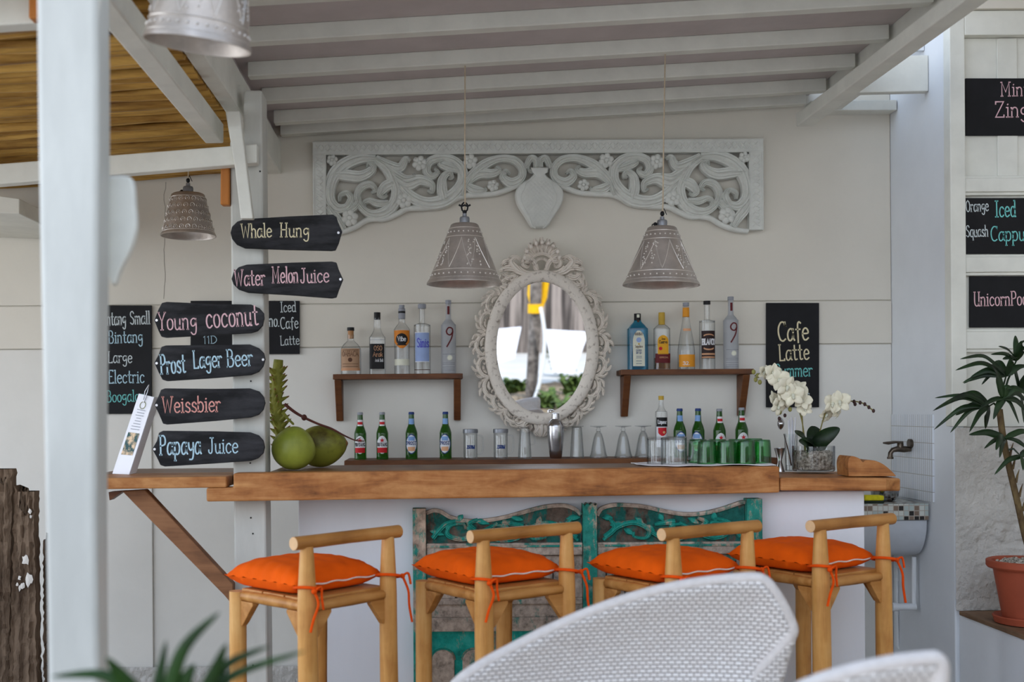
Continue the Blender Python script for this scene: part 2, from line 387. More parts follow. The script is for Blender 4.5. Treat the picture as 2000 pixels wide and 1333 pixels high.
def tile_mat(name, bw, rh, off, c1, c2, mort, ms, rot=None):
    m, t, b = nt(name)
    v = coords(t, (1, 1, 1), 'UV')
    br = node(t, 'ShaderNodeTexBrick', Scale=1.0); br.offset = off; br.squash = 1
    br.inputs['Color1'].default_value = c1; br.inputs['Color2'].default_value = c2; br.inputs['Mortar'].default_value = mort
    br.inputs['Mortar Size'].default_value = ms; br.inputs['Brick Width'].default_value = bw; br.inputs['Row Height'].default_value = rh; br.inputs['Bias'].default_value = -.1
    t.links.new(v, br.inputs['Vector']); t.links.new(br.outputs[0], b.inputs['Base Color'])
    bp = node(t, 'ShaderNodeBump', Strength=.4, Distance=.002); bp.invert = True
    t.links.new(br.outputs['Fac'], bp.inputs['Height']); t.links.new(bp.outputs[0], b.inputs['Normal'])
    b.inputs['Roughness'].default_value = .3
    return m
M['tile'] = tile_mat('stick_tiles', .021, .075, 0, hexc(226, 230, 236), hexc(214, 220, 228), hexc(170, 166, 160), .0016)
M['mosaic'] = tile_mat('mosaic_tiles', .024, .024, 0, (1, 1, 1, 1), (0, 0, 0, 1), (.5, .5, .5, 1), .0018)
def _mosaic(m):
    t = m.node_tree; b = t.nodes['Principled BSDF']; br = [n for n in t.nodes if n.type == 'TEX_BRICK'][0]
    rp = node(t, 'ShaderNodeValToRGB'); rp.color_ramp.interpolation = 'CONSTANT'; e = rp.color_ramp.elements
    e[0].position = 0; e[0].color = hexc(26, 22, 20); e[1].position = .22; e[1].color = hexc(128, 108, 92)
    for p, c in ((.36, (206, 208, 200)), (.75, (178, 190, 186))):
        q = e.new(p); q.color = hexc(*c)
    t.links.new(br.outputs[0], rp.inputs[0])
    mx = node(t, 'ShaderNodeMix'); mx.data_type = 'RGBA'; mx.inputs[7].default_value = hexc(176, 166, 154)
    t.links.new(br.outputs['Fac'], mx.inputs[0]); t.links.new(rp.outputs[0], mx.inputs[6]); t.links.new(mx.outputs[2], b.inputs['Base Color'])
_mosaic(M['mosaic'])

# ------------------------------------------------------------------ hand lettering (strokes in 1/100 of the cap height)
G = {
'a': (54, "~45 48 34 62 16 58 4 34 8 8 22 0 38 12 45 36|45 62 45 12 54 1"), 'b': (50, "4 100 4 0|~4 44 18 62 36 58 46 36 40 8 20 0 4 12"),
'c': (48, "~44 50 30 62 12 54 4 30 12 6 28 0 44 10"), 'd': (54, "46 100 46 0 54 0|~46 45 32 62 14 58 4 32 10 6 28 0 46 14|36 100 46 100"),
'e': (50, "~6 34 44 36 42 54 26 63 10 52 4 30 12 6 28 0 46 10"), 'f': (42, "~42 90 30 97 20 84 19 50 19 -12|4 58 36 58"),
'g': (52, "~44 50 30 62 10 54 5 34 16 18 34 24 44 44|~44 60 45 0 38 -26 20 -30 6 -18"), 'h': (50, "6 100 6 0|0 100 6 100|~6 40 18 60 34 60 42 44 42 0|36 0 48 0|0 0 12 0"),
'i': (24, "2 62 12 62 12 0|2 0 22 0|10 80 13 84"), 'j': (30, "8 62 20 62|~20 62 20 0 12 -26 -2 -24|18 80 21 84"), 'k': (46, "4 100 4 0|40 60 6 26|16 34 42 0"),
'l': (22, "2 100 11 100 11 0|2 0 20 0"), 'm': (76, "0 60 6 60 6 0|~6 42 16 60 30 60 36 44 36 0|~36 42 46 60 60 60 66 44 66 0|60 0 74 0"),
'n': (54, "0 60 6 60 6 0|~6 42 18 61 34 60 42 44 42 0|0 0 12 0|36 0 48 0"), 'o': (50, "~24 62 8 52 4 30 10 8 24 0 40 8 46 30 40 54 24 62"),
'p': (52, "0 62 6 62 6 -32|~6 44 18 62 36 60 46 36 40 8 20 0 6 14|0 -32 14 -32"), 'q': (52, "~46 45 32 62 14 58 4 32 10 6 28 0 46 14|46 62 46 -32|40 -32 54 -30"),
'r': (40, "0 60 7 60 7 0|~7 38 16 56 28 62 38 54|0 0 14 0"), 's': (44, "~40 50 26 63 10 54 12 38 34 26 40 10 26 0 4 8"),
't': (40, "~17 92 17 20 23 2 38 5|2 62 34 62"), 'u': (52, "0 60 6 60|~6 60 6 18 16 0 32 4 42 24|42 60 42 0 50 0"), 'v': (44, "2 60 22 0 42 60"),
'w': (66, "2 60 16 0 32 50 48 0 64 60"), 'x': (44, "4 60 40 0|40 60 4 0"), 'y': (48, "~4 60 6 34 20 20 38 32|~43 60 42 0 32 -26 10 -28"), 'z': (46, "4 60 40 60 4 0 42 0"),
'A': (70, "2 0 34 100 66 0|14 36 54 36"), 'B': (62, "8 100 8 0|~8 100 34 100 48 84 42 58 8 52|~8 52 44 50 56 28 44 2 8 0|0 100 10 100|0 0 10 0"),
'C': (62, "~58 78 48 98 26 98 8 74 5 42 16 10 36 0 56 10|58 78 56 100"), 'D': (64, "8 100 8 0|~8 100 38 94 58 64 56 30 34 4 8 0|0 100 10 100|0 0 10 0"),
'E': (54, "8 100 8 0 50 0 50 8|8 100 48 100 48 92|8 52 36 52"), 'F': (50, "8 100 8 0|8 100 48 100|8 52 36 52"), 'G': (66, "~58 78 46 98 24 96 6 66 8 26 26 2 48 4 58 22|58 40 58 0|40 40 62 40"),
'H': (68, "10 100 10 0|54 100 54 0|10 52 54 52|2 100 18 100|46 100 62 100|2 0 18 0|46 0 62 0"), 'I': (34, "16 100 16 0|2 100 30 100|2 0 30 0"), 'J': (50, "16 100 44 100|~32 100 32 20 22 0 6 6 4 22"),
'K': (60, "8 100 8 0|52 100 10 46|20 58 54 0"), 'L': (52, "8 100 8 0 48 0 48 10|0 100 16 100"), 'M': (82, "8 0 8 100 38 30 66 100 66 0|0 0 16 0|58 0 76 0|0 100 10 100|64 100 76 100"),
'N': (70, "8 0 8 100 56 0 56 100"), 'O': (66, "~32 100 10 80 4 48 12 14 32 0 52 14 60 48 52 82 32 100"), 'P': (56, "9 100 9 0|~9 98 36 100 50 80 44 54 9 46|0 100 10 100|0 0 18 0"),
'Q': (66, "~32 100 10 80 4 48 12 14 32 0 52 14 60 48 52 82 32 100|40 20 62 -8"), 'R': (60, "8 100 8 0|~8 98 36 100 50 80 42 54 8 48|26 50 54 0"), 'S': (56, "~50 84 34 100 12 92 10 66 42 44 50 18 32 0 6 12"),
'T': (60, "30 100 30 0|2 100 58 100|20 0 40 0"), 'U': (64, "~10 100 10 26 22 2 42 2 54 26|54 100 54 0 62 0|2 100 18 100|46 100 62 100"), 'V': (64, "4 100 32 0 58 100"),
'W': (90, "6 100 24 0 44 82 64 0 82 100|0 100 14 100|74 100 90 100"), 'X': (60, "4 100 54 0|54 100 4 0"), 'Y': (60, "4 100 30 48 54 100|30 48 30 0|0 100 10 100|48 100 60 100|20 0 40 0"), 'Z': (66, "6 84 6 100 58 100 6 0 60 0 60 14"),
'1': (30, "6 84 18 100 18 0"), '3': (50, "~6 88 24 100 42 88 40 62 20 54|~20 54 46 44 44 10 22 0 4 12"), '2': (50, "~6 80 24 100 44 84 38 50 6 0|6 0 46 0"), '9': (50, "~44 70 30 48 12 54 6 76 20 98 40 92 44 70|~44 70 36 24 8 -34"), '.': (20, "6 0 10 4"),
}
def strokes(txt, track=8):
    out = []; x = 0
    for ch in txt:
        if ch == ' ': x += 42; continue
        w, d = G[ch]
        for s in d.split('|'):
            sm = s[0] == '~'
            n = [float(q) for q in s.lstrip('~').split()]
            p = [(n[i] + x, n[i + 1]) for i in range(0, len(n), 2)]
            out.append(cr(p, 5) if sm and len(p) > 2 else p)
        x += w + track
    return out, x - track
def ink(mb, txt, width, cap, fn, thick=.08, squeeze=None):
    """adds flat pen strokes of txt; fn(x, z) -> world point, x in 0..width, z in baseline..cap"""
    st, w = strokes(txt); sx = width / w; sz = cap / 100; t = thick * cap / 2
    for p in st:
        q = [Vector((a * sx, b * sz)) for a, b in p]
        vs = []
        for i, c in enumerate(q):
            d0 = (q[i] - q[i - 1]).normalized() if i else (q[1] - q[0]).normalized()
            d1 = (q[i + 1] - q[i]).normalized() if i < len(q) - 1 else d0
            d = d0 + d1; d = d.normalized() if d.length > .2 else d1
            n = Vector((-d.y, d.x)); k = min(1.6, 1 / max(.5, n.dot(Vector((-d1.y, d1.x)))))
            e = Vector((0, 0))
            if i == 0: e = -d1 * t * .7
            if i == len(q) - 1: e = d0 * t * .7
            vs += [c + e + n * t * k, c + e - n * t * k]
        mb.add([fn(a.x, a.y) for a in vs], [(2 * i, 2 * i + 1, 2 * i + 3, 2 * i + 2) for i in range(len(q) - 1)])
    return mb
def pxtext(parent, items, y, m, name='lettering', thick=.09):
    """items: (text, u0, u1, baseline v at u0, baseline v at u1, cap px) written on a flat board whose face stands at depth y"""
    for txt, u0, u1, v0, v1, cap in items:
        mb = MB()
        a, b = P(u0, v0, y), P(u1, v1, y); d = (b - a); L = d.length; d.normalize()
        up = Vector((-d.z, 0, d.x))
        ink(mb, txt, L, cap * y / F, lambda x, z: a + d * x + up * z, thick * .8)
        mb.build(name, m, parent, smooth=0, recalc=False)

# ------------------------------------------------------------------ the setting
def slope(x): return .052 * (x + .77)
YW = 5.5
struct(MB().box(-9, 9, -.8, 6, -.2, 0).build('floor', M['deck'], smooth=0))
struct(MB().box(-12, 14, -16, -.8, -.2, 0).build('ground_yard', M['concrete'], smooth=0))
wb = struct(MB().box(-3.2, 2.6, YW, YW + .15, 0, 3.6).build('wall_back', M['wall'], smooth=0))
wr = MB().prism([(2.285, 4.84, 0), (2.285, YW, 0), (2.285, YW, 3.6), (2.285, 4.84, 3.6)], (.046, 0, 0))
struct(wr.build('wall_right', M['wall_side'], smooth=0, bevel=.006))
zb = lambda v: P(1600, v, YW).z
struct(MB().box(-3.2, 2.283, YW - .016, YW, zb(673) + .003, zb(588) - .003).build('trim_band', M['wall'], smooth=0, bevel=.003))
struct(MB().box(-3.2, 2.283, YW - .011, YW, zb(588) + .002, 3.58).build('trim_upper', M['wall'], smooth=0, bevel=.003))
struct(MB().box(P(297, 900, YW - .02).x, 2.283, YW - .011, YW, .0, zb(673) - .002).build('trim_lower', M['wall_cool_light'], smooth=0, bevel=.003))
struct(MB().box(-3.2, P(297, 900, YW - .02).x, YW - .022, YW, 0, zb(673) - .002).build('wall_left', M['wall_cool_light'], smooth=0, bevel=.004))
bs = MB().grid(lambda a, b: (-3.2 + 5.48 * a, YW - .024 - .012 * sin(37 * a) * b * (1 - b) * 4 - (.03 if b < .9 else .012) + .008 * sin(90 * a + 7 * b), .10 * b), 120, 6)
struct(bs.build('baseboard_back', M['rough_wall'], smooth=60))
# bar front wall
struct(MB().box(-.56, 1.745, 4.47, 4.58, 0, H - .333).build('wall_bar', M['bar_wall'], smooth=0, bevel=.005))
# roofs
cl = MB(); zc = H + 1.432
cl.prism([(-.80, 2.65, zc + slope(-.8)), (1.877, 2.65, zc + slope(1.877)), (1.877, YW, zc + slope(1.877)), (-.80, YW, zc + slope(-.8))], (0, 0, .03))
cl.box(-.86, -.80, 2.65, YW, H + 1.357, H + 1.45)
struct(cl.build('ceiling', M['ceil'], smooth=0))
struct(MB().box(2.0, 4.2, 1.2, 6, H + 2.0, H + 2.05).build('ceiling_right_shade', M['ceil'], smooth=0))  # right ceiling, extended forward out of view to shade the right side
sk = MB(); rnd = random.Random(3)
zs = lambda x, y: H + 1.185 + .06 * (x + 1.05)
y = 2.7
while y < YW - .02:
    r = rnd.uniform(.013, .032); dz = rnd.uniform(-.004, .022)
    for (xa, xb) in ((-3.3, -.83),):
        pts = []; n = 9; ph = rnd.uniform(0, 6)
        for i in range(n):
            x = xa + (xb - xa) * i / (n - 1)
            pts.append((x, y + .020 * sin(ph + i * 1.3) + rnd.uniform(-.010, .010), zs(x, y) + dz + rnd.uniform(0, .010)))
        sk.tube(pts, [r * rnd.uniform(.8, 1.15) for _ in pts], 7)
    y += r * 1.9 + rnd.uniform(0, .012)
sk.prism([(-3.3, 2.65, zs(-3.3, 0) + .045), (-.82, 2.65, zs(-.82, 0) + .045), (-.82, YW, zs(-.82, 0) + .045), (-3.3, YW, zs(-3.3, 0) + .045)], (0, 0, .03))
struct(sk.build('ceiling_left', M['stick'], smooth=60))

# ceiling purlins across the white roof
purl = [(5.44, 'thin white ceiling joist tight against the back wall'), (5.22, 'second white ceiling joist out from the back wall'), (4.86, 'third white ceiling joist out from the back wall'),
        (4.5, 'white ceiling joist that carries the two pendant cords'), (4.1, 'white ceiling joist in front of the pendant cords'), (3.70, 'white ceiling joist second from the top edge of the photo'), (3.3, 'white ceiling joist cut by the top edge of the photo')]
for yy, lab in purl:
    xr = 1.86 if yy < 5.4 else 1.84
    m = MB(); z0 = H + 1.372; w = .055
    m.prism([(-.755, yy - w / 2, z0 + slope(-.755)), (xr, yy - w / 2, z0 + slope(xr)), (xr, yy - w / 2, z0 + .06 + slope(xr)), (-.755, yy - w / 2, z0 + .06 + slope(-.755))], (0, w, 0))
    tag(m.build('ceiling_joist', M['white_wood'], smooth=0, bevel=.004), lab, 'beam', 'white ceiling joists over the bar', 'thing')
# header beam, rafters
tag(MB().box(-.825, -.762, 2.1, 5.49, H + 1.195, H + 1.355).build('header_beam', M['white_wood'], smooth=0, bevel=.006), 'long deep white header beam running back to the wall beside the stick ceiling', 'beam', kind='thing')
tag(MB().box(-.905, -.832, 2.1, 4.36, H + 1.072, H + 1.15).build('rafter', M['white_wood'], smooth=0, bevel=.006), 'white rafter under the stick ceiling, ending above the sign post', 'beam', kind='thing')
cb = MB(); pa = [P(-120, 370, 4.19), P(502, 318, 4.19), P(502, 281, 4.19), P(-120, 329, 4.19)]
cb.prism(pa, (0, .055, 0))
tag(cb.build('cross_beam', M['white_wood'], smooth=0, bevel=.005), 'white horizontal beam under the stick ceiling, sloping up to the sign post', 'beam', kind='thing')
rb = MB(); rb.prism([P(-160, 410, 4.75), P(38, 418, 4.75), P(38, 388, 4.75), P(-160, 360, 4.75)], (-.0, .735, 0))
tag(rb.build('rafter', M['white_wood'], smooth=0, bevel=.004), 'short white beam end at the left edge under the stick ceiling', 'beam', kind='thing')
tb = MB(); tb.prism([P(-200, 62, 3.05), P(150, 40, 3.05), P(150, -24, 3.05), P(-200, -10, 3.05)], (0, .06, 0))
tag(tb.build('cross_beam', M['white_wood'], smooth=0, bevel=.005), 'white beam in the top left corner in front of the stick ceiling', 'beam', kind='thing')
tag(MB().prism([P(55, 36, 3.0), P(79, 36, 3.0), P(79, -20, 3.0), P(55, -20, 3.0)], (0, .045, 0)).build('wooden_peg', M['peg'], smooth=0, bevel=.006), 'amber wooden peg on the white beam in the top left corner', 'peg')
tag(MB().prism([P(430, 400, 4.247), P(448, 400, 4.247), P(448, 300, 4.247), P(431, 300, 4.247)], (0, .045, 0)).build('wooden_peg', M['peg'], smooth=0, bevel=.006), 'amber wooden peg hanging beside the sign post under the cross beam', 'peg')
# right side roof members
r1 = MB(); a, b = Vector((1.80, 5.33, H + 1.405)), Vector((1.80, 2.5, H + 1.363)); r1.bar(a, b, .078, .062)
tag(r1.build('rafter', M['white_wood'], smooth=0, bevel=.005), 'long white rafter rising to the top right in front of the joist ends', 'beam', kind='thing')
r2 = MB(); r2.bar((1.915, 5.30, H + 1.53), (1.915, 2.5, H + 1.51), .07, .13)
tag(r2.build('roof_plate', M['white_wood'], smooth=0, bevel=.005), 'white roof plate carrying the right ends of the ceiling joists', 'beam', kind='thing')
x2 = MB(); x2.prism([P(1560, 182, 5.06), P(1817, 178, 5.06), P(1820, 158, 5.06), P(1832, 130, 5.06), P(1845, 107, 5.06), P(1560, 112, 5.06)], (0, .045, 0))
x2.v = [Vector((min(max(p.x, 1.955), 2.283), p.y, p.z)) for p in x2.v]
tag(x2.build('cross_beam', M['white_wood'], smooth=0, bevel=.004), 'deep white beam between the rafter and the right side wall', 'beam', kind='thing')
tag(MB().box(1.86, 2.28, 5.40, 5.49, H + 1.47, H + 1.52).build('wall_plate', M['white_wood'], smooth=0, bevel=.003), 'thin white wall plate in the top right corner of the back wall', 'beam', kind='thing')
tag(MB().bar((1.98, 5.11, H + 1.49), (1.98, 5.39, H + 1.49), .05, .035).build('blocking_piece', M['white_wood'], smooth=0, bevel=.003), 'small white blocking piece behind the right cross beam', 'beam', kind='thing')
for k, zz in enumerate((1.66, 1.80)):
    tag(MB().box(1.96, 2.283, 5.10, 5.125, H + zz + .004, H + zz + .136).build('gable_board', M['wall_side'], smooth=0, bevel=.003), ('lower' if k == 0 else 'upper') + ' pale blue gable board above the right cross beam', 'board', 'gable boards at top right')

# ------------------------------------------------------------------ right: panelled door, rough wall, low wall with bench board
YD = 4.84
dx0 = 2.272
zd = lambda v: P(1950, v, YD).z
d = MB(); d.box(dx0 + .055, 3.29, YD + .03, YD + .05, zd(834), zd(70))
door = struct(d.build('door_1', M['white_wood'], smooth=0)); door['label'] = 'white panelled shutter door holding chalkboards at the right edge'
f = MB(); f.box(dx0, P(1884, 400, YD).x, YD - .012, YD + .05, zd(833), zd(22))
f.box(P(1884, 400, YD).x, 3.29, YD - .012, YD + .03, zd(70), zd(22))
f.build('door_frame', M['white_wood'], door, smooth=0, bevel=.004)
xs0 = P(1884, 400, YD).x
def rail(v0, v1):
    MB().box(xs0, 3.29, YD - .006, YD + .03, zd(v1), zd(v0)).build('door_rail', M['white_wood'], door, smooth=0, bevel=.004)
    e = MB(); e.box(xs0, 3.29, YD + .004, YD + .03, zd(v1 + 6), zd(v1)); e.box(xs0, 3.29, YD + .004, YD + .03, zd(v0), zd(v0 - 5)); e.build('door_bead', M['white_wood'], door, smooth=0, bevel=.003)
for v0, v1 in ((348, 375), (502, 532), (648, 682)): rail(v0, v1)
e = MB()
for px_ in (1953, 2030):
    x = P(px_, 200, YD).x
    e.box(x, x + .09, YD + .022, YD + .03, zd(345), zd(71)); 
e.build('door_board', M['white_wood'], door, smooth=0, bevel=.003)
struct(MB().box(dx0 - .0, 3.29, YD - .03, YD + .05, zd(22) + .002, H + 2.0).build('trim_header', M['wall'], smooth=0))
rw = MB(); rr = random.Random(5)
def rough(a, b):
    z = .47 + (zd(835) - .47) * b; x = 2.283 + 1.0 * a
    br = 0
    if x > 2.47:
        row = int(z / .085); fx = ((x + (.12 if row % 2 else 0)) / .24) % 1; fz = (z / .085) % 1
        br = .007 * (1 if .1 < fx < .9 and .14 < fz < .86 else 0)
    return (x, YD - .012 - br - rr.uniform(0, .005) - .008 * sin(11 * x) * sin(23 * z), z)
rw.grid(rough, 160, 90)
struct(rw.build('wall_front_right', M['rough_wall'], smooth=60))
struct(MB().box(3.3, 3.45, -1.2, 6, 0, 3.6).build('wall_light_blocker', M['wall'], smooth=0))  # unseen wall added to keep daylight off the right side
struct(MB().box(2.332, 3.29, 4.895, 5.0, 0, H + 1.95).build('wall_behind_door', M['wall'], smooth=0))
lw = MB(); lw.box(2.30, 3.29, 2.2, YD - .001, 0, .452)
struct(lw.build('wall_low_right', M['wall_side'], smooth=0, bevel=.01))
tag(MB().box(2.29, 3.29, 2.2, YD - .025, .453, .472).build('bench_board', M['bench'], smooth=0, bevel=.004), 'weathered wooden board topping the low white wall at right', 'board')

# ------------------------------------------------------------------ posts
pf = MB()
def fpost(th, z):
    w = .004 * sin(3.1 * z + th * 2) + .003 * sin(7 * z + 1)
    return w
n = 16
prof = []
for i in range(n + 1):
    z = 2.55 * i / n
    k = .006 * sin(2.2 * z) ; k2 = .005 * sin(3.3 * z + 1) ; t_ = (z - .8) / 2
    xl, xr = -.787 + k - .003 * t_, -.675 + k2 * .7
    prof.append([(xl, 2.2, z), (xr, 2.2 + .004 * sin(4 * z), z), (xr - .018 + .011 * min(1, z / 2), 2.315, z), (xl, 2.315, z)])
vs = [p for r in prof for p in r]; fs = [(i * 4 + j, i * 4 + (j + 1) % 4, i * 4 + 4 + (j + 1) % 4, i * 4 + 4 + j) for i in range(n) for j in range(4)] + [(3, 2, 1, 0), (4 * n, 4 * n + 1, 4 * n + 2, 4 * n + 3)]
tag(pf.add(vs, fs).build('wooden_post', M['post'], smooth=20, bevel=.012, seg=3), 'thick white painted post standing nearest the camera at left', 'post', kind='thing')
pm = MB()
zt = H + 1.255
pm.prism([(-.783, 4.262, 0), (-.655, 4.262, 0), (-.660, 4.262, H), (-.664, 4.262, zt), (-.735, 4.262, zt), (-.738, 4.262, H + 1.06), (-.79, 4.262, H + 1.06), (-.786, 4.262, H)], (0, .13, 0))
sp_ = tag(pm.build('wooden_post', M['post'], smooth=0, bevel=.008, seg=2), 'white wooden sign post rising through the left end of the bar', 'post', kind='thing')
for u, v in ((490, 1012), (494, 1043), (490, 1102), (494, 1300), (489, 905), (490, 745), (508, 335)):
    c = P(u, v, 4.262); MB().tube([c + Vector((0, -.002, 0)), c + Vector((0, .003, 0))], .0035, 8).build('nail', M['black'], sp_)
kb = MB(); kb.prism([P(440, 217, 4.145), P(468, 217, 4.145), P(494, 427, 4.145), P(470, 427, 4.145), P(459, 330, 4.145)], (0, .04, 0))
tag(kb.build('knee_brace', M['white_wood'], smooth=0, bevel=.004), 'white knee brace leaning on the sign post above the signs', 'brace', kind='thing')
hb = MB(); hb.prism([P(u, v, 2.33) for u, v in cr([(205, 345), (240, 343), (257, 352), (262, 400), (264, 445), (252, 490), (232, 530), (222, 556), (212, 540), (206, 450), (205, 345)], 5)[:-1]], (0, .03, 0))
tag(hb.build('carved_bracket', M['white_wood'], smooth=30, bevel=.006), 'white leaf-shaped carved bracket on the back of the near post', 'bracket')

# ------------------------------------------------------------------ bar counter
bar = thing('bar_counter', 'rough teak bar counter with a thick front plank and live-edge end', 'bar counter', (.5, 4.3, 0))
Yf = lambda x: 4.15 + (x + .76) * .112
def plan(x0, x1, ya, yb, z0, z1):
    pts = [(x0, ya(x0), z0), (x1, ya(x1), z0), (x1, yb(x1), z0), (x0, yb(x0), z0)]
    return MB().prism(pts, (0, 0, z1 - z0))
ZT, ZB = H - .227, H - .333
m = MB(); m.prism([(x, Yf(x), z) for x, z in ((-.865, ZB), (.3, ZB - .003), (1.375, ZB), (1.375, ZT), (.4, ZT), (-.765, ZT), (-.765, H - .281), (-.865, H - .281))], (0, .085, 0))
m.build('front_plank', M['counter'], bar, smooth=0, bevel=.007, seg=2)
plan(-.645, 1.375, lambda x: Yf(x) + .088, lambda x: 4.62, ZT - .035, ZT - .001).build('top_board', M['counter_top'], bar, smooth=0, bevel=.003)
plan(-.645, 1.375, lambda x: 4.623, lambda x: 4.79, ZT - .035, ZT - .003).build('top_board', M['counter_top'], bar, smooth=0, bevel=.003)
plan(-1.36, -.79, lambda x: Yf(x) - .003, lambda x: Yf(x) + .30, H - .2805, H - .2385).build('left_leaf', M['counter'], bar, smooth=0, bevel=.005)
plan(-1.36, -.79, lambda x: Yf(x) + .302, lambda x: 4.80, H - .2805, H - .2395).build('left_leaf', M['counter_top'], bar, smooth=0, bevel=.003)
m = MB(); ysl = Yf(1.375)
m.prism([(1.378, ysl, ZB + .008), (1.80, ysl, ZB + .004), (1.875, ysl + .04, ZB), (1.885, ysl + .16, ZB), (1.87, 4.95, ZB), (1.378, 4.95, ZB)], (0, 0, .052))
m.build('right_slab', M['counter'], bar, smooth=0, bevel=.008)
eb = MB(); ye = 4.47; zz = ZB + .058
oo = cr([(1.685, zz), (1.682, zz + .05), (1.688, zz + .075), (1.70, zz + .083), (1.728, zz + .073), (1.742, zz + .058), (1.755, zz + .066), (1.79, zz + .064), (1.825, zz + .048), (1.86, zz + .018), (1.875, zz)], 4)
eb.prism([(x, ye + .04 * (1.88 - x), z) for x, z in oo], (0, .13, 0))
eb.build('end_block', M['counter'], bar, smooth=30, bevel=.006)
br = MB(); br.prism([P(238, 960, 4.2), P(283, 957, 4.2), P(455, 1142, 4.2), P(455, 1185, 4.2), P(440, 1166, 4.2)], (0, .05, 0))
br.build('brace', M['brace'], bar, smooth=0, bevel=.004)
MB().prism([P(212, 962, 4.24), P(240, 960, 4.24), P(214, 978, 4.24)], (0, .06, 0)).build('cleat', M['shelf'], bar, smooth=0)

# ------------------------------------------------------------------ back ledge and shelves
ZL = H - .228
led = MB(); led.box(P(672, 900, 5.2).x, 1.62, 5.2, 5.485, ZL - .032, ZL)
tag(led.build('back_ledge', M['shelf'], smooth=0, bevel=.004), 'long dark wooden ledge along the wall behind the bar', 'shelf')
def shelf(u0, u1, v, label, ub, vb):
    yf = 5.345; a, b = P(u0, v, yf), P(u1, v, yf); z = (a.z + b.z) / 2
    t = thing('wall_shelf', label, 'shelf', ((a.x + b.x) / 2, 5.42, z - .2), group='dark wooden wall shelves beside the mirror')
    MB().box(a.x, b.x, yf, 5.485, z - .026, z).build('shelf_board', M['shelf'], t, smooth=0, bevel=.003)
    for x in ub:
        zz = P(0, vb, 5.4).z - (P(0, 805, 5.4).z - H); w = .017
        m = MB(); m.prism([(x - w, yf + .012, z - .027), (x - w, 5.484, z - .027), (x - w, 5.484, z - .23), (x - w, 5.455, z - .23)], (2 * w, 0, 0))
        m.build('bracket', M['shelf'], t, smooth=0, bevel=.004)
    return z
za = shelf(650, 904, 730.5, 'dark wooden shelf left of the mirror holding five bottles', (P(662, 760, 5.42).x, P(893, 760, 5.42).x), 820)
zbh = shelf(1213, 1473, 721.5, 'dark wooden shelf right of the mirror holding five bottles', (P(1222, 760, 5.42).x, P(1452, 760, 5.42).x), 810)

# ------------------------------------------------------------------ arrow signs on the post
def sign(pts, texts, m, label, nails, y=4.205, thick=.1):
    o = MB(); o.prism([P(u, v, y) for u, v in pts], (0, .016, 0))
    s = tag(o.build('arrow_sign', M['chalkboard'], smooth=0, bevel=.0025), label, 'sign', 'black arrow signs on the white post')
    pxtext(s, texts, y - .0008, M[m], thick=thick)
    k = MB()
    for u, v in nails: c = P(u, v, y); k.tube([c + Vector((0, -.0025, 0)), c + Vector((0, .004, 0))], .005, 10)
    k.build('nail', M['steel'], s)
def rnd_(pts): return pts
sign([(478, 428), (560, 423), (650, 419), (657, 424), (660, 434), (668, 452), (661, 476), (655, 489), (647, 490), (560, 488), (478, 485), (462, 478), (453, 467), (450, 455), (453, 443), (463, 433)],
     [('Whale', 471, 531, 465, 463, 27), ('Hung', 547, 604, 463, 463, 27)], 'chalk_ivory', 'black arrow sign reading Whale Hung, topmost on the post', [(661, 455)])
sign([(482, 517), (570, 513), (648, 511), (657, 513), (661, 526), (670, 546), (662, 566), (657, 581), (648, 583), (570, 577), (484, 572), (466, 566), (456, 556), (452, 545), (456, 532), (466, 522)],
     [('Water', 458, 518, 559, 557, 31), ('Melon', 532, 583, 553, 552, 31), ('Juice', 587, 643, 553, 551, 28)], 'chalk_pink', 'black arrow sign reading Water Melon Juice, second from the top', [(665, 546)])
sign([(301, 626), (309, 605), (316, 592), (326, 590), (420, 594), (490, 595), (506, 602), (515, 612), (516, 622), (513, 636), (503, 647), (490, 651), (420, 655), (324, 660), (315, 658), (309, 646)],
     [('Young', 309, 385, 645, 643, 34), ('coconut', 403, 505, 641, 635, 41)], 'chalk_pink', 'black arrow sign reading Young coconut', [(306, 626)], thick=.085)
sign([(301, 709), (309, 694), (315, 678), (324, 675), (420, 674), (488, 673), (505, 680), (515, 690), (518, 702), (514, 716), (505, 727), (490, 733), (420, 739), (326, 745), (317, 742), (310, 729)],
     [('Prost', 314, 363, 731, 728, 37), ('Lager', 378, 434, 720, 717, 34), ('Beer', 444, 494, 717, 714, 33)], 'chalk_blue', 'black arrow sign reading Prost Lager Beer', [(306, 710), (514, 703)])
sign([(301, 791), (309, 775), (314, 762), (322, 759), (420, 760), (488, 759), (506, 765), (515, 776), (518, 788), (514, 801), (505, 811), (490, 816), (420, 823), (326, 830), (318, 828), (311, 811)],
     [('Weissbier', 317, 431, 807, 804, 31)], 'chalk_salmon', 'black arrow sign reading Weissbier', [(306, 792)])
sign([(297, 878), (306, 862), (310, 846), (318, 842), (420, 843), (488, 845), (505, 851), (514, 861), (517, 874), (514, 886), (504, 896), (490, 901), (420, 906), (322, 912), (313, 909), (306, 894)],
     [('Papaya', 312, 393, 889, 887, 37), ('Juice', 407, 465, 886, 885, 30)], 'chalk_blue', 'black arrow sign reading Papaya Juice, lowest on the post', [(302, 878)])

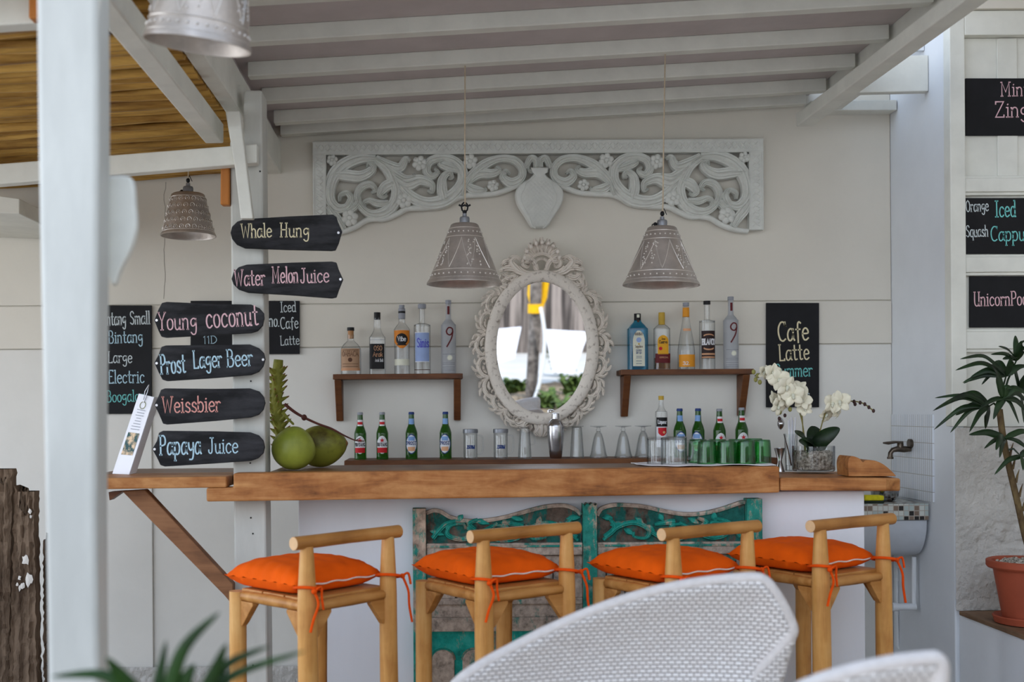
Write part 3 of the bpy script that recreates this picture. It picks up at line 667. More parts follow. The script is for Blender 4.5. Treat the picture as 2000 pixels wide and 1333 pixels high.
# ------------------------------------------------------------------ menu boards
def board(u0, u1, v0, v1, texts, label, y=5.468, th=.012):
    o = MB(); o.prism([P(u0, v1, y), P(u1, v1, y), P(u1, v0, y), P(u0, v0, y)], (0, th, 0))
    s = tag(o.build('menu_chalkboard', M['slate'], smooth=0, bevel=.001), label, 'chalkboard')
    for m, it in texts: pxtext(s, it, y - .001, M[m], thick=.1)
board(196, 296, 597, 809, [('chalk_pale', [('Bintang', 196, 246, 636, 635, 26), ('Small', 254, 293, 634, 633, 25), ('Large', 211, 258, 709, 709, 22)]), ('chalk_blue', [('Bintang', 212, 279, 671, 669, 24), ('Electric', 212, 282, 749, 748, 25)]), ('chalk_teal', [('Boogaloo', 208, 282, 786, 784, 22)])], 'tall black menu board on the wall between the near post and the arrow signs', y=5.462)
board(372, 585, 588, 692, [('chalk_pale', [('Iced', 548, 578, 610, 609, 20), ('Cafe', 548, 583, 643, 641, 22), ('Latte', 548, 585, 675, 673, 18), ('ino.', 521, 546, 638, 638, 24)]), ('chalk_blue', [('11D', 397, 424, 672, 671, 15)])], 'black menu board half hidden behind the sign post, reading Iced Cafe Latte')
board(1497, 1600, 592, 796, [('chalk_ivory', [('Cafe', 1520, 1580, 667, 664, 37), ('Latte', 1522, 1581, 705, 702, 31)]), ('chalk_teal', [('Summer', 1514, 1587, 737, 735, 25)]), ('chalk_pale', [('a', 1573, 1583, 782, 781, 20)])], 'tall black menu board on the wall behind the orchid, reading Cafe Latte')
board(1886, 2070, 153, 265, [('chalk_pink', [('Mint', 1955, 2010, 188, 187, 27), ('Zinger', 1943, 2040, 229, 228, 30)])], 'black board reading Mint Zinger, highest on the panelled door', y=YD + .018, th=.008)
board(1885, 2120, 387, 496, [('chalk_pale', [('Orange', 1887, 1931, 414, 412, 22), ('Squash', 1887, 1930, 463, 462, 22)]), ('chalk_teal', [('Iced', 1944, 1984, 424, 423, 31), ('Cappuccino', 1935, 2060, 471, 469, 28)])], 'black board reading Orange Squash and Iced Cappuccino on the door', y=YD + .018, th=.008)
board(1894, 2090, 540, 640, [('chalk_pink', [('UnicornPoop', 1902, 2018, 598, 596, 27)])], 'black board with pink Unicorn lettering, lowest on the door', y=YD + .018, th=.008)

ck = MB(); rr = random.Random(2); pts = [P(322 + rr.uniform(-2, 2) - .006 * (v - 360), v, YW - .0112) for v in range(356, 590, 12)]
ck.tube(pts, .0011, 5); struct(ck.build('trim_wall_crack', M['crack'], smooth=50))

# ------------------------------------------------------------------ carved overdoor panel
YC = 5.445
cp = thing('wall_carving', 'long white carved fretwork panel of leaf scrolls high on the back wall', 'carving', (P(1052, 360, YC).x, YC, P(1052, 450, YC).z))
CX = 1051.0
def cpt(cx, cy, mir):
    u, v = 580 + .24 * cx, 250 + .24 * cy
    v += (u - CX) * .0068                       # undo the roll so that both halves mirror
    if mir: u = 2 * CX - u
    p = P(u, v - (u - CX) * .0068, YC); return p
k_ = YC / F
SCR = [
 [(640,250,40),(520,246,66),(400,290,76),(310,372,80),(268,480,66),(272,590,62),(330,655,58),(405,645,48),(440,575,42),(405,530,32),(352,552,28),(348,600,18)],
 [(275,385,30),(390,385,66),(510,395,66),(590,360,54),(620,315,42),(585,290,26),(570,325,14)],
 [(640,262,44),(735,330,66),(785,430,66),(812,520,66),(785,620,68),(705,690,66),(600,700,48),(518,640,42),(490,550,42),(530,480,46),(600,462,40),(640,505,28),(605,528,15)],
 [(800,445,50),(725,475,66),(680,535,46),(705,562,30),(735,545,14)],
 [(745,610,34),(660,616,46),(590,592,34),(545,612,26),(560,655,14)],
 [(640,250,44),(760,310,60),(840,325,56),(885,255,38),(925,270,18)],
 [(700,305,34),(800,380,60),(880,422,58),(955,400,32),(945,372,14)],
 [(800,400,44),(895,455,80),(1000,425,66),(1095,462,44),(1100,520,28),(1062,508,14)],
 [(840,470,50),(920,555,70),(1040,610,70),(1180,598,80),(1290,525,72),(1348,430,66),(1338,330,62),(1262,262,56),(1160,246,50),(1078,278,50),(1055,350,50),(1095,395,44),(1145,365,30),(1120,330,16)],
 [(1205,600,66),(1180,500,66),(1188,410,50),(1240,365,34),(1262,405,24),(1232,412,12)],
 [(1325,350,34),(1215,315,50),(1162,290,32),(1195,266,18)],
 [(1345,560,30),(1375,450,48),(1440,370,60),(1525,300,60),(1645,252,46),(1765,262,46),(1832,330,46),(1822,410,50),(1742,448,60),(1676,402,46),(1702,352,30),(1735,378,14)],
 [(1400,440,34),(1480,375,60),(1585,372,54),(1645,345,34),(1622,312,18)],
 [(1385,475,44),(1440,505,60),(1520,510,34),(1535,485,16)],
 [(250,640,40),(290,700,60),(340,760,56),(380,830,40)],
 [(1860,330,34),(1900,250,40),(1945,270,40),(1940,335,34),(1895,350,24),(1880,310,14)],
 [(380,690,30),(450,660,44),(500,600,36),(500,540,18)],
]
LOW = [(250,862,40),(330,852,44),(410,830,46),(480,800,46),(560,752,46),(640,738,46),(720,738,46),(830,690,46),(900,655,46),(1050,648,46),(1200,618,46),(1340,555,46),(1460,543,46),(1620,530,46),(1760,480,44),(1880,440,40),(1945,400,36),(1965,340,30)]
FLW = [(288,265,48),(1000,290,64),(870,592,68),(430,735,72),(1410,275,64),(1595,472,50)]
RING = [(900,300),(1000,560),(960,230)]
for mir in (0, 1):
    for s in SCR:
        pts = [(lambda p: (p.x, p.z, w * .24 * k_ * 1.48))(cpt(a, b, mir)) for a, b, w in s]
        MB().scroll(pts, .040, YC + .018, per=6, sec=((-1, 0), (-.86, .6), (-.62, .48), (-.5, .8), (-.2, .62), (0, 1), (.2, .62), (.5, .8), (.62, .48), (.86, .6), (1, 0))).build('scroll', M['carving'], cp, smooth=50)
    pts = [(lambda p: (p.x, p.z, w * .24 * k_))(cpt(a, b, mir)) for a, b, w in LOW]
    MB().scroll(pts, .024, YC + .015, sec=((-1, 0), (-.8, .7), (-.3, 1), (.3, 1), (.8, .7), (1, 0)), per=6).build('lower_rail', M['carving'], cp, smooth=50)
    for a, b, w in FLW:
        c = cpt(a, b, mir); R_ = w * .24 * k_; m = MB()
        for q in range(6):
            th = q * PI / 3 + .3; m.ball(c + Vector((R_ * .58 * cos(th), -.006, R_ * .58 * sin(th))), R_ * .42, .016, R_ * .42, 10, 6)
        m.ball(c + Vector((0, -.014, 0)), R_ * .3, .014, R_ * .3, 10, 6)
        m.build('flower', M['carving'], cp, smooth=60)
# border: head rail and two stiles with a chip-carved band
fm = MB()
q = [P(611, 278, YC), P(1487, 272, YC)]
def bz(u, v): p = P(u, v, YC); return p.x, p.z
xL, zTt = bz(611, 278); xR, zT2 = bz(1489, 272); zT0 = (zTt + zT2) / 2; zIn = bz(1051, 301)[1]; xLi = bz(638, 400)[0]; xRi = bz(1462, 400)[0]; zB0 = bz(1480, 450)[1]
fm.box(xL, xR, YC - .016, YC + .03, zIn, zT0); fm.box(xL, xLi, YC - .016, YC + .03, zB0, zIn); fm.box(xRi, xR, YC - .016, YC + .03, zB0, zIn)
bd = fm.build('border', M['carving'], cp, smooth=0, bevel=.002)
ch = MB(); wv = .02
def chev(cx_, cz, vert):
    for sx in (-1, 1):
        for dz in (-1, 1):
            a = Vector((cx_, YC - .0165, cz)); b = a + (Vector((sx * .013, 0, dz * .017)) if not vert else Vector((sx * .017, 0, dz * .013)))
            ch.tube([a + (b - a) * .15, b], [.0042, .003], 5)
    ch.ball((cx_, YC - .0165, cz), .007, .006, .007, 6, 4)
zc_ = (zIn + zT0) / 2; x = xL + .03
while x < xR - .02: chev(x, zc_, 0); x += .030
z = zB0 + .03
while z < zIn - .01: chev((xL + xLi) / 2, z, 1); chev((xR + xRi) / 2, z, 1); z += .030
for zz in (zIn + .006, zT0 - .007): ch.box(xL, xR, YC - .0205, YC - .015, zz - .002, zz + .002)
for xx in (xL + .006, xLi - .006, xR - .006, xRi + .006): ch.box(xx - .002, xx + .002, YC - .0205, YC - .015, zB0, zIn)
ch.build('chip_carving', M['carving'], bd, smooth=40)
# vase medallion
hw = [(446, 12), (440, 19), (425, 28), (405, 41), (392, 46), (380, 47), (368, 43), (358, 33), (350, 20), (342, 12), (334, 11), (328, 16)]
pts = [(1053 + w, v) for v, w in hw] + [(1053 - w, v) for v, w in hw[::-1]]
med = MB()
o2 = cr([tuple(x) for x in pts + pts[:1]], 3)[:-1]
cc = P(1053, 388, YC)
ring = lambda sc, yy: [Vector((cc.x + (P(u, v, YC).x - cc.x) * sc, yy, cc.z + (P(u, v, YC).z - cc.z) * sc)) for u, v in o2]
layers = [ring(1, YC + .015), ring(1, YC - .014), ring(.95, YC - .026), ring(.82, YC - .032)]
nn = len(o2); vs = [p for l in layers for p in l]
fs = [(i * nn + j, i * nn + (j + 1) % nn, (i + 1) * nn + (j + 1) % nn, (i + 1) * nn + j) for i in range(3) for j in range(nn)] + [tuple(range(3 * nn, 4 * nn)), tuple(range(nn - 1, -1, -1))]
mo = med.add(vs, fs).build('vase_medallion', M['carving'], cp, smooth=40)
lt = MB()
def inm(u, v):
    w = [w for vv, w in hw]; 
    for (v0, w0), (v1, w1) in zip(hw[:-1], hw[1:]):
        if v1 <= v <= v0: return abs(u - 1053) < (w0 + (w1 - w0) * (v0 - v) / (v0 - v1)) * .66
    return False
for s in (-1, 1):
    for k in range(-14, 15):
        run = []
        for t in range(-60, 61):
            u, v = 1053 + t, 390 + s * t + k * 8.5
            if inm(u, v) and 352 < v < 440: run.append(P(u, v, YC - .032))
            elif len(run) > 2: lt.tube([run[0] + Vector((0, -.001, 0)), run[-1] + Vector((0, -.001, 0))], .0034, 4); run = []
            else: run = []
for s in (-1, 1):
    pts = [P(1053 + s * (w * .72 + 2.2 * sin(v * .9)), v, YC - .032) for v, w in hw[:-2]]
    lt.tube(cr([tuple(p) for p in pts], 4), .0034, 6)
lt.build('lattice', M['carving'], mo, smooth=50)

# ------------------------------------------------------------------ oval mirror with carved antique frame
MC = P(1058, 680, 5.39)
mir = thing('oval_mirror', 'oval mirror in an ornate carved whitewashed frame on the back wall', 'mirror', MC)
mir.rotation_euler = (math.radians(4.2), 0, 0)
px = MC.y / F
A_, B_ = 88 * px, 128 * px
ell = lambda a, b, th: (a * cos(th), b * sin(th))
m = MB(); N_ = 72
m.add([(0, .0, 0)] + [(A_ * 1.04 * cos(2 * PI * i / N_), 0, B_ * 1.04 * sin(2 * PI * i / N_)) for i in range(N_)], [(0, 1 + i, 1 + (i + 1) % N_) for i in range(N_)])
m.build('mirror_glass', M['mirror'], mir, smooth=0, local=True)
m = MB(); sec = [(0, -.002), (.02, -.012), (.15, -.020), (.5, -.026), (.85, -.022), (1, -.014), (1.02, .012), (0, .012)]
wr_ = 23 * px
vs = []; fs = []
for i in range(N_):
    th = 2 * PI * i / N_
    for f_, yy in sec: vs.append(((A_ + wr_ * f_) * cos(th), yy, (B_ + wr_ * f_) * sin(th)))
K = len(sec)
fs = [(i * K + j, i * K + (j + 1) % K, ((i + 1) % N_) * K + (j + 1) % K, ((i + 1) % N_) * K + j) for i in range(N_) for j in range(K)]
fr = m.add(vs, fs).build('frame', M['antique'], mir, smooth=45, local=True)
def loc_scroll(c, ang, size, flip, tmpl, depth=.024, name='leaf_scroll', y0=.012):
    """template in units of size: u outward-along, placed at c (x, z) with direction ang"""
    ca, sa = cos(ang), sin(ang); m = MB()
    for s in tmpl:
        pts = [(c[0] + (a * ca - flip * b * sa) * size, c[1] + (a * sa + flip * b * ca) * size, w * size) for a, b, w in s]
        m.scroll(pts, depth, y0, per=5)
    return m.build(name, M['antique'], mir, smooth=50, local=True)
# a = along the rim, b = outward
TM = [[(-.5, .0, .12), (-.35, .30, .2), (0, .46, .24), (.35, .36, .22), (.48, .12, .17), (.3, -.02, .13), (.16, .12, .09), (.26, .2, .05)],
      [(-.3, .1, .1), (-.1, .22, .16), (.1, .2, .1)],
      [(-.42, .2, .08), (-.42, .5, .16), (-.2, .66, .08)], [(-.15, .42, .1), (-.05, .66, .17), (.18, .78, .08)], [(.15, .42, .1), (.32, .58, .16), (.52, .56, .07)],
      [(-.5, .05, .1), (-.62, .25, .14), (-.6, .42, .06)], [(.44, .3, .08), (.6, .34, .13), (.7, .2, .05)]]
ra, rb_ = A_ + wr_ * .92, B_ + wr_ * .92
for s in (1, -1):
    for k, (deg, sz) in enumerate([(54, 34), (36, 38), (20, 36), (3, 40), (-14, 38), (-30, 40), (-45, 36), (-59, 34), (-72, 30)]):
        th = math.radians(deg); x, z = ra * cos(th), rb_ * sin(th)
        tx, tz = -ra * sin(th), rb_ * cos(th); ang = math.atan2(tz, tx)
        # outward must be +b
        fl = -1
        if s < 0: x = -x; ang = PI - ang; fl = 1
        if k % 2: ang += PI; fl = -fl
        loc_scroll((x, z), ang, sz * px * 1.02, fl, TM)
# crest
def pz(u, v): return ((u - 1058) * px, (680 - v) * px)
def CS(lst, depth=.03, name='crest_scroll', y0=.012):
    m = MB()
    for s in lst: m.scroll([(*pz(u, v), w * px) for u, v, w in s], depth, y0, per=5)
    m.build(name, M['antique'], mir, smooth=50, local=True)
for s in (1, -1):
    X_ = lambda l: [[(1058 + s * (u - 1058), v, w) for u, v, w in q] for q in l]
    CS(X_([[(1066, 530, 8), (1074, 512, 11), (1090, 506, 10), (1094, 518, 9), (1086, 523, 6), (1082, 517, 4)], [(1062, 536, 8), (1078, 536, 12), (1092, 534, 13), (1104, 524, 12)]]))
    CS(X_([[(1090, 536, 10), (1106, 528, 16), (1118, 512, 14), (1108, 504, 8), (1100, 510, 5)], [(1104, 528, 10), (1124, 524, 14), (1140, 530, 6)], [(1112, 514, 8), (1128, 512, 12), (1136, 520, 6)], [(1108, 540, 10), (1122, 544, 13), (1134, 536, 6)], [(1098, 506, 6), (1112, 503, 10), (1124, 508, 6)]]), name='crest_leaf')
    CS(X_([[(1110, 548, 8), (1124, 560, 14), (1140, 556, 8)], [(1104, 540, 8), (1116, 556, 13), (1130, 572, 8)]]), name='crest_leaf')
    CS(X_([[(1064, 826, 9), (1082, 820, 13), (1094, 830, 12), (1088, 842, 9), (1078, 836, 6), (1082, 829, 4)], [(1062, 836, 8), (1070, 846, 10), (1064, 852, 6)], [(1092, 822, 8), (1104, 828, 12), (1112, 822, 6)]]), name='foot_scroll')
for k in range(11):
    th = PI * k / 10
    r0, r1_ = 20, 33 + 12 * sin(th) 
    CS([[(1058 + r0 * cos(th), 512 - r0 * .8 * sin(th), 5), (1058 + (r0 + r1_) / 2 * cos(th), 512 - (r0 + r1_) / 2 * .95 * sin(th), 12), (1058 + r1_ * cos(th), 512 - r1_ * 1.02 * sin(th), 7)]], .034, 'crest_petal')
m = MB()
m.scroll([(*pz(1058 + 22 * cos(t), 514 - 17 * sin(t)), 8 * px) for t in [PI * k / 12 for k in range(13)]], .034, .012, per=2)
m.scroll([(*pz(1058 + 14 * cos(t), 520 - 13 * sin(t)), 6 * px) for t in [2 * PI * k / 12 for k in range(13)]], .024, .012, per=2)
for k in range(9):
    th = PI * (k + .5) / 9; m.ball((*[q for q in (pz(1058 + 34 * cos(th), 512 - 36 * sin(th))[0],)], -.03, pz(0, 512 - 36 * sin(th))[1]), .010, .008, .012, 8, 5)
m.build('crest_arch', M['antique'], mir, smooth=50, local=True)
CS([[(1058, 822, 16), (1058, 838, 22), (1058, 852, 10)], [(1046, 826, 8), (1050, 844, 10), (1056, 854, 6)], [(1070, 826, 8), (1066, 844, 10), (1060, 854, 6)]], name='foot_leaf')

# ------------------------------------------------------------------ pendant lamps
def lamp(name, label, c, rb, rt, hh, cap, cord_top, tilt=0, group=None, seed=1, bell=False, hook='star', mat='pewter', tiltx=0):
    """c = centre of the shade's open rim"""
    t = thing(name, label, 'lamp', c, group)
    t.rotation_euler = (tiltx, tilt, 0)
    R_ = lambda h: rb + (rt - rb) * (h / hh)
    pr = [(rb + .004, -.002), (rb + .003, .004)] + [(R_(hh * k / 12), hh * k / 12) for k in range(1, 13)] + [(rt - .006, hh + .004), (.02, hh + .005)]
    inn = [(max(.018, r - .004), z - (.004 if z > hh * .9 else 0)) for r, z in pr[::-1]]
    m = MB().lathe(pr + inn, 56, cap0=False, cap1=False)
    n = len(pr + inn); m.f += [(k, (k + 1) % 56, (n - 1) * 56 + (k + 1) % 56, (n - 1) * 56 + k) for k in range(56)]
    sh = m.build('lamp_shade', M[mat], t, smooth=50, local=True)
    e = MB(); at = lambda th, h, o=.0004: Vector(((R_(h) + o) * cos(th + .35 * seed), (R_(h) + o) * sin(th + .35 * seed), h))
    for f_ in (.06, .2, .78, .93) if not bell else (.08, .92):
        e.tube([at(2 * PI * k / 48, hh * f_) for k in range(49)], .0016, 5)
    for f_, nn_ in ((.13, 34), (.86, 22)) if not bell else ((.14, 26), (.85, 18), (.5, 22), (.68, 20), (.32, 24)):
        for k in range(nn_):
            p = at(2 * PI * k / nn_, hh * f_)
            if bell: 
                th = 2 * PI * k / nn_ + .35 * seed; u = Vector((-sin(th), cos(th), 0)); w = Vector((0, 0, 1)); e.tube([p + (u * cos(a) + w * sin(a)) * .0095 for a in [PI * q / 4 for q in range(9)]], .0016, 4)
            e.ball(p, .0026 if bell else .0040, None, None, 6, 4)
    if not bell:
        Z = 9
        for k in range(Z):
            a0 = 2 * PI * k / Z; a1 = 2 * PI * (k + .5) / Z; a2 = 2 * PI * (k + 1) / Z
            for p, q, hp, hq in ((a0, a1, .75, .23), (a1, a2, .23, .75)):
                e.tube([at(p + (q - p) * s / 6, hh * (hp + (hq - hp) * s / 6)) for s in range(7)], .0017, 5)
            rnd = random.Random(seed * 50 + k)
            for s in range(16):
                h = rnd.uniform(.26, .72); mid = a0 if k % 2 else a1
                wd_ = .5 * PI / Z * (h - .2 if k % 2 else .8 - h) / .6
                e.ball(at(mid + rnd.uniform(-1, 1) * wd_, hh * h), .0034, None, None, 6, 4)
    e.build('embossing', M['pewter_glint'], sh, smooth=60, local=True)
    m = MB().lathe([(cap, hh + .004), (cap, hh + cap * 1.3), (cap * .9, hh + cap * 1.6), (cap * .45, hh + cap * 1.75), (cap * .4, hh + cap * 2.3)], 24)
    m.build('lamp_cap', M['pewter_cap'], t, smooth=40, local=True)
    zc2 = hh + cap * 2.3
    m = MB()
    if hook == 'star':
        m.tube([(.013 * cos(a), .003 * sin(a), zc2 + .026 + .02 * sin(a)) for a in [2 * PI * k / 10 for k in range(11)]], .0035, 6); m.tube([(-.024, 0, zc2 + .036), (-.012, 0, zc2 + .03), (0, -.004, zc2 + .034), (.012, 0, zc2 + .03), (.024, 0, zc2 + .036)], .004, 6); m.ball((0, 0, zc2 + .006), .009)
    else:
        m.ball((0, 0, zc2 + .012), .009, .009, .011); m.tube([(0, 0, zc2 + .02), (.006, 0, zc2 + .034), (.018, 0, zc2 + .008)], .0018, 6); m.ball((-.028, 0, hh + .016), .008); m.tube([(-.028, 0, hh + .02), (-.04, 0, hh + .014), (-.042, 0, hh + .004)], .0025, 6)
    m.build('hook', M['black'], t, smooth=50, local=True)
    top = cord_top - c.z
    MB().tube([(0, 0, zc2 - .004), (.002, 0, zc2 + .05), (.0, 0, zc2 + (top - zc2) * .5), (0, 0, top)], .0028, 8).build('cord', M['cord'], t, smooth=60, local=True)
    MB().ball((0, 0, hh * .5), .03, .03, .042, 16, 10).build('light_bulb', M['petal'], t, smooth=60, local=True)
    return t
ct = lambda x: H + 1.372 + slope(x)
c1, c2 = P(907, 555, 4.5), P(1291, 557, 4.5); k45 = 4.5 / F
lamp('pendant_lamp', 'embossed pewter pendant lamp hanging left, overlapping the mirror frame', c1, 72 * k45, 27 * k45, 115 * k45, 9.8 * k45, ct(c1.x), .01, 'pewter pendant lamps', 1)
lamp('pendant_lamp', 'embossed pewter pendant lamp hanging right, above the blue bottle', c2, 72.5 * k45, 28 * k45, 111 * k45, 9.8 * k45, ct(c2.x), .025, 'pewter pendant lamps', 2, hook='ball')
c3 = P(368, 461, 4.9); k49 = 4.9 / F
lamp('pendant_lamp', 'bell-shaped pewter pendant lamp under the stick ceiling at left', c3, 52 * k49, 32 * k49, 80 * k49, 10 * k49, zs(c3.x, 4.9) - .02, .0, None, 3, True, 'ball')
c4 = P(386, 88, 2.75); k26 = 2.75 / F
jl = tag(MB().box(-.755, .6, 2.72, 2.78, H + 1.38, H + 1.425).build('ceiling_joist', M['white_wood'], smooth=0), 'white ceiling joist nearest the camera, above the frame', 'beam', 'white ceiling joists over the bar', 'thing')
lamp('pendant_lamp', 'blurred pewter pendant lamp close to the camera at the top left', c4, 102 * k26, 74 * k26, 185 * k26, 14 * k26, H + 1.382, .13, None, 4, tiltx=.14)

# ------------------------------------------------------------------ bottles
def bottle(name, label, u, v, y, prof, mat, sq=2.0, dy=1.0, parts=(), group=None, scale=1.0, n=40, cat='bottle', z=None, rz=0):
    """prof: (half width px, height px) from the base; parts: (name, material, kind, args)"""
    k = y / F * scale
    c = P(u, v, y)
    if z is not None: c.z = z
    t = thing(name, label, cat, c, group)
    pr = [(r * k, h * k) for r, h in prof]
    fine = [(max(0.0005, a), b) for a, b in cr(pr, 3)] if len(pr) > 3 else pr
    fine = [(0.4 * fine[0][0], fine[0][1])] + fine
    mb = MB().lathe(fine, n, sq=sq, dy=dy); mb.build('body', M[mat], t, smooth=50, local=True)
    def rad(h):
        for (r0, h0), (r1, h1) in zip(fine[1:-1], fine[2:]):
            if h0 <= h <= h1 and h1 > h0: return r0 + (r1 - r0) * (h - h0) / (h1 - h0)
        return fine[-1][0]
    def surf(xp, hp, o):
        """xp px sideways of the axis, hp px up -> point on the front"""
        r = rad(hp * k) + o; s = max(-.99, min(.99, xp * k / r)) if sq == 2 else None
        if sq == 2: th = -PI / 2 + math.asin(s)
        else:
            lo_, hi_ = -PI + .02, -.02
            for _ in range(24):
                mid_ = (lo_ + hi_) / 2
                if xsec(mid_, r, sq, dy)[0] < xp * k: lo_ = mid_
                else: hi_ = mid_
            th = (lo_ + hi_) / 2
        a, b = xsec(th, r, sq, dy); return Vector((a, b, hp * k))
    for nm, m, kind, a in parts:
        if kind == 'lathe':
            MB().lathe([(r * k, h * k) for r, h in a], 28).build(nm, M[m], t, smooth=40, local=True)
        elif kind == 'fill':       # liquid inside up to height
            r_ = [(max(.0005, r - .0025), h) for r, h in fine if .002 < h < a * k]
            MB().lathe(r_, n, sq=sq, dy=dy).build(nm, M[m], t, smooth=50, local=True)
        elif kind == 'wrap':
            h0, h1, hw_ = a[:3]; off = a[3] if len(a) > 3 else .0007; nx, nz = 18, 6
            shp = a[4] if len(a) > 4 else None
            def fn(i, j):
                w = hw_; hh = h0 + (h1 - h0) * j
                if shp == 'oval': w = hw_ * max(.02, (1 - (2 * j - 1) ** 2)) ** .5
                if shp == 'arch': w = hw_ * (1 if j < .7 else max(.05, 1 - ((j - .7) / .3) ** 2) ** .5)
                if shp == 'shield': w = hw_ * (max(.05, (j / .35)) ** .5 if j < .35 else 1 + .02 * j)
                return surf((2 * i - 1) * w, hh, off)
            MB().grid(fn, nx, nz if not shp else 16).build(nm, M[m], t, smooth=60, local=True)
        elif kind == 'text':
            txt, x0, x1, h0, cap, thick = a[:6]; off = a[6] if len(a) > 6 else .0016
            mb2 = MB()
            ink(mb2, txt, (x1 - x0) * k, cap * k, lambda x, zz: surf(x0 + x / k, h0 + zz / k, off), thick * .68)
            mb2.build(nm, M[m], t, smooth=0, local=True, recalc=False)
        elif kind == 'plate':
            xa_, xb_, ha, hb, rr_ = a; MB().box(xa_ * k, xb_ * k, -rr_ * k, -rr_ * k + .004, ha * k, hb * k).build(nm, M[m], t, smooth=0, local=True)
        elif kind == 'disc':
            x0, h0, r0 = a; mb2 = MB(); c0 = surf(x0, h0, .0016)
            mb2.add([c0] + [surf(x0 + r0 * cos(q * PI / 8), h0 + r0 * sin(q * PI / 8), .0016) for q in range(16)], [(0, 1 + q, 1 + (q + 1) % 16) for q in range(16)])
            mb2.build(nm, M[m], t, smooth=60, local=True)
        elif kind == 'star':
            x0, h0, r0 = a; mb2 = MB()
            mb2.add([surf(x0, h0, .0016)] + [surf(x0 + (r0 if q % 2 == 0 else r0 * .42) * sin(q * PI / 5), h0 + (r0 if q % 2 == 0 else r0 * .42) * cos(q * PI / 5), .0016) for q in range(10)], [(0, 1 + q, 1 + (q + 1) % 10) for q in range(10)])
            mb2.build(nm, M[m], t, smooth=0, local=True)
    if rz: t.rotation_euler.z = rz
    return t
BASE = [(0, 0)]
YS = 5.415
L_ = dict(y=YS, z=za); R_ = dict(y=YS, z=zbh)
def lines(m, x0, x1, hs, name='small_print', th=.9):
    return [(name, m, 'wrap', (h - th / 2, h + th / 2, (x1 - x0) / 2, .0016)) for h in hs]
bottle('spirit_bottle', 'short round-shouldered bottle with a kraft paper label and cork', 685.6, 728, prof=[(18.5, 0), (19.5, 2), (19.5, 30), (19.5, 46), (18, 53), (13, 60), (7.5, 65), (6.2, 68), (6.2, 78)], mat='glass', parts=[
    ('label', 'lab_kraft', 'wrap', (12, 50, 17.8)), ('label_band', 'lab_copper', 'wrap', (7, 12, 18.5)), ('lettering', 'ink_brown', 'text', ('OAHACA', -15.5, 15.5, 35, 10, .13)), ('emblem', 'ink_brown', 'disc', (0, 28, 4.2))] + lines('ink_brown', -15, 15, (20, 15, 47)) + [
    ('cork', 'cork', 'lathe', [(5.6, 70), (5.8, 86)]), ('cap', 'black', 'lathe', [(7, 85.5), (7, 92)])], sq=2.6, **L_)
bottle('spirit_bottle', 'square bottle with a black label and black screw cap', 737.5, 728, prof=[(15, 0), (15.5, 2), (15.5, 66), (15, 72), (10, 80), (6.8, 88), (6.2, 94), (6, 110)], mat='glass', sq=5, parts=[
    ('label', 'lab_black', 'wrap', (10, 59, 14.2)), ('liquid_line', 'lab_silver', 'wrap', (66.2, 67, 15)), ('lettering', 'lab_copper', 'text', ('OSO', -6, 10, 46, 9, .14)), ('lettering', 'lab_copper', 'text', ('Arak', -8, 11, 34, 9, .14)), ('lettering', 'lab_white', 'text', ('Arak Bali', -4, 12, 24, 6, .12))] + [
    ('cap', 'black', 'lathe', [(6.4, 107), (6.4, 121)])], **L_)
bottle('spirit_bottle', 'bottle with an orange and black shield label and grey cap', 785.5, 728, prof=[(14.5, 0), (15, 2), (14.6, 40), (15.5, 80), (15, 88), (11, 94), (7, 99), (6.2, 104), (6.2, 110)], mat='glass', parts=[
    ('label', 'lab_orange', 'wrap', (50, 85, 14.6, .0007, 'shield')), ('emblem', 'lab_black', 'wrap', (56, 79, 11.5, .0012, 'oval')), ('lettering', 'lab_white', 'text', ('Vibe', -8, 8, 64, 9, .18)), ('label_band', 'lab_pearl', 'wrap', (17, 29, 14.4))] + lines('lab_black', -9, 9, (57,), th=2.5) + [
    ('cap', 'lab_silver', 'lathe', [(6.8, 108), (6.8, 128), (5.4, 129), (5.4, 135)]), ('cap_band', 'black', 'lathe', [(7, 119), (7, 123)])], **L_)
bottle('spirit_bottle', 'tall straight bottle with a blue lettered label and silver cap', 825, 728, prof=[(15.5, 0), (16, 2), (16, 88), (15.6, 94), (13, 97), (7, 99), (5.4, 102), (5.4, 130)], mat='glass', parts=[
    ('label', 'lab_blue', 'wrap', (24, 80, 13.5)), ('lettering', 'violet', 'text', ('Sinis', -10, 13, 52, 17, .16))] + lines('lab_white', -14, 14, (23.6, 80.4), th=1.4) + lines('ink_brown', -15, 15, (8,), th=1.4) + [
    ('cap', 'lab_silver', 'lathe', [(7.6, 128), (8, 130), (8, 135), (7, 137)])], **L_)
def nine(label, u, h, d):
    bottle('spirit_bottle', label, u, 728, prof=[(14, 0), (14.4, 2), (14.4, 88), (13.6, 95), (10, 101), (6, 106), (5.2, 112), (5, h - 6)], mat='glass_frost', parts=[
        ('numeral', 'lab_maroon', 'text', ('9', -6, 10, 62, 28, .14)), ('seal', 'lab_pearl', 'disc', (2, 31, 5)), ('lettering', 'lab_maroon', 'wrap', (h - 28, h - 12, 2.2, .001))] + lines('lab_silver', -12, 12, (38, 21, 18, 13, 9, 6), th=.8) + [('cap', 'lab_silver', 'lathe', [(5.8, h - 7), (6, h - 1), (5.4, h)])], **d)
nine('frosted bottle with a red numeral 9, rightmost on the left shelf', 876.5, 144, L_)
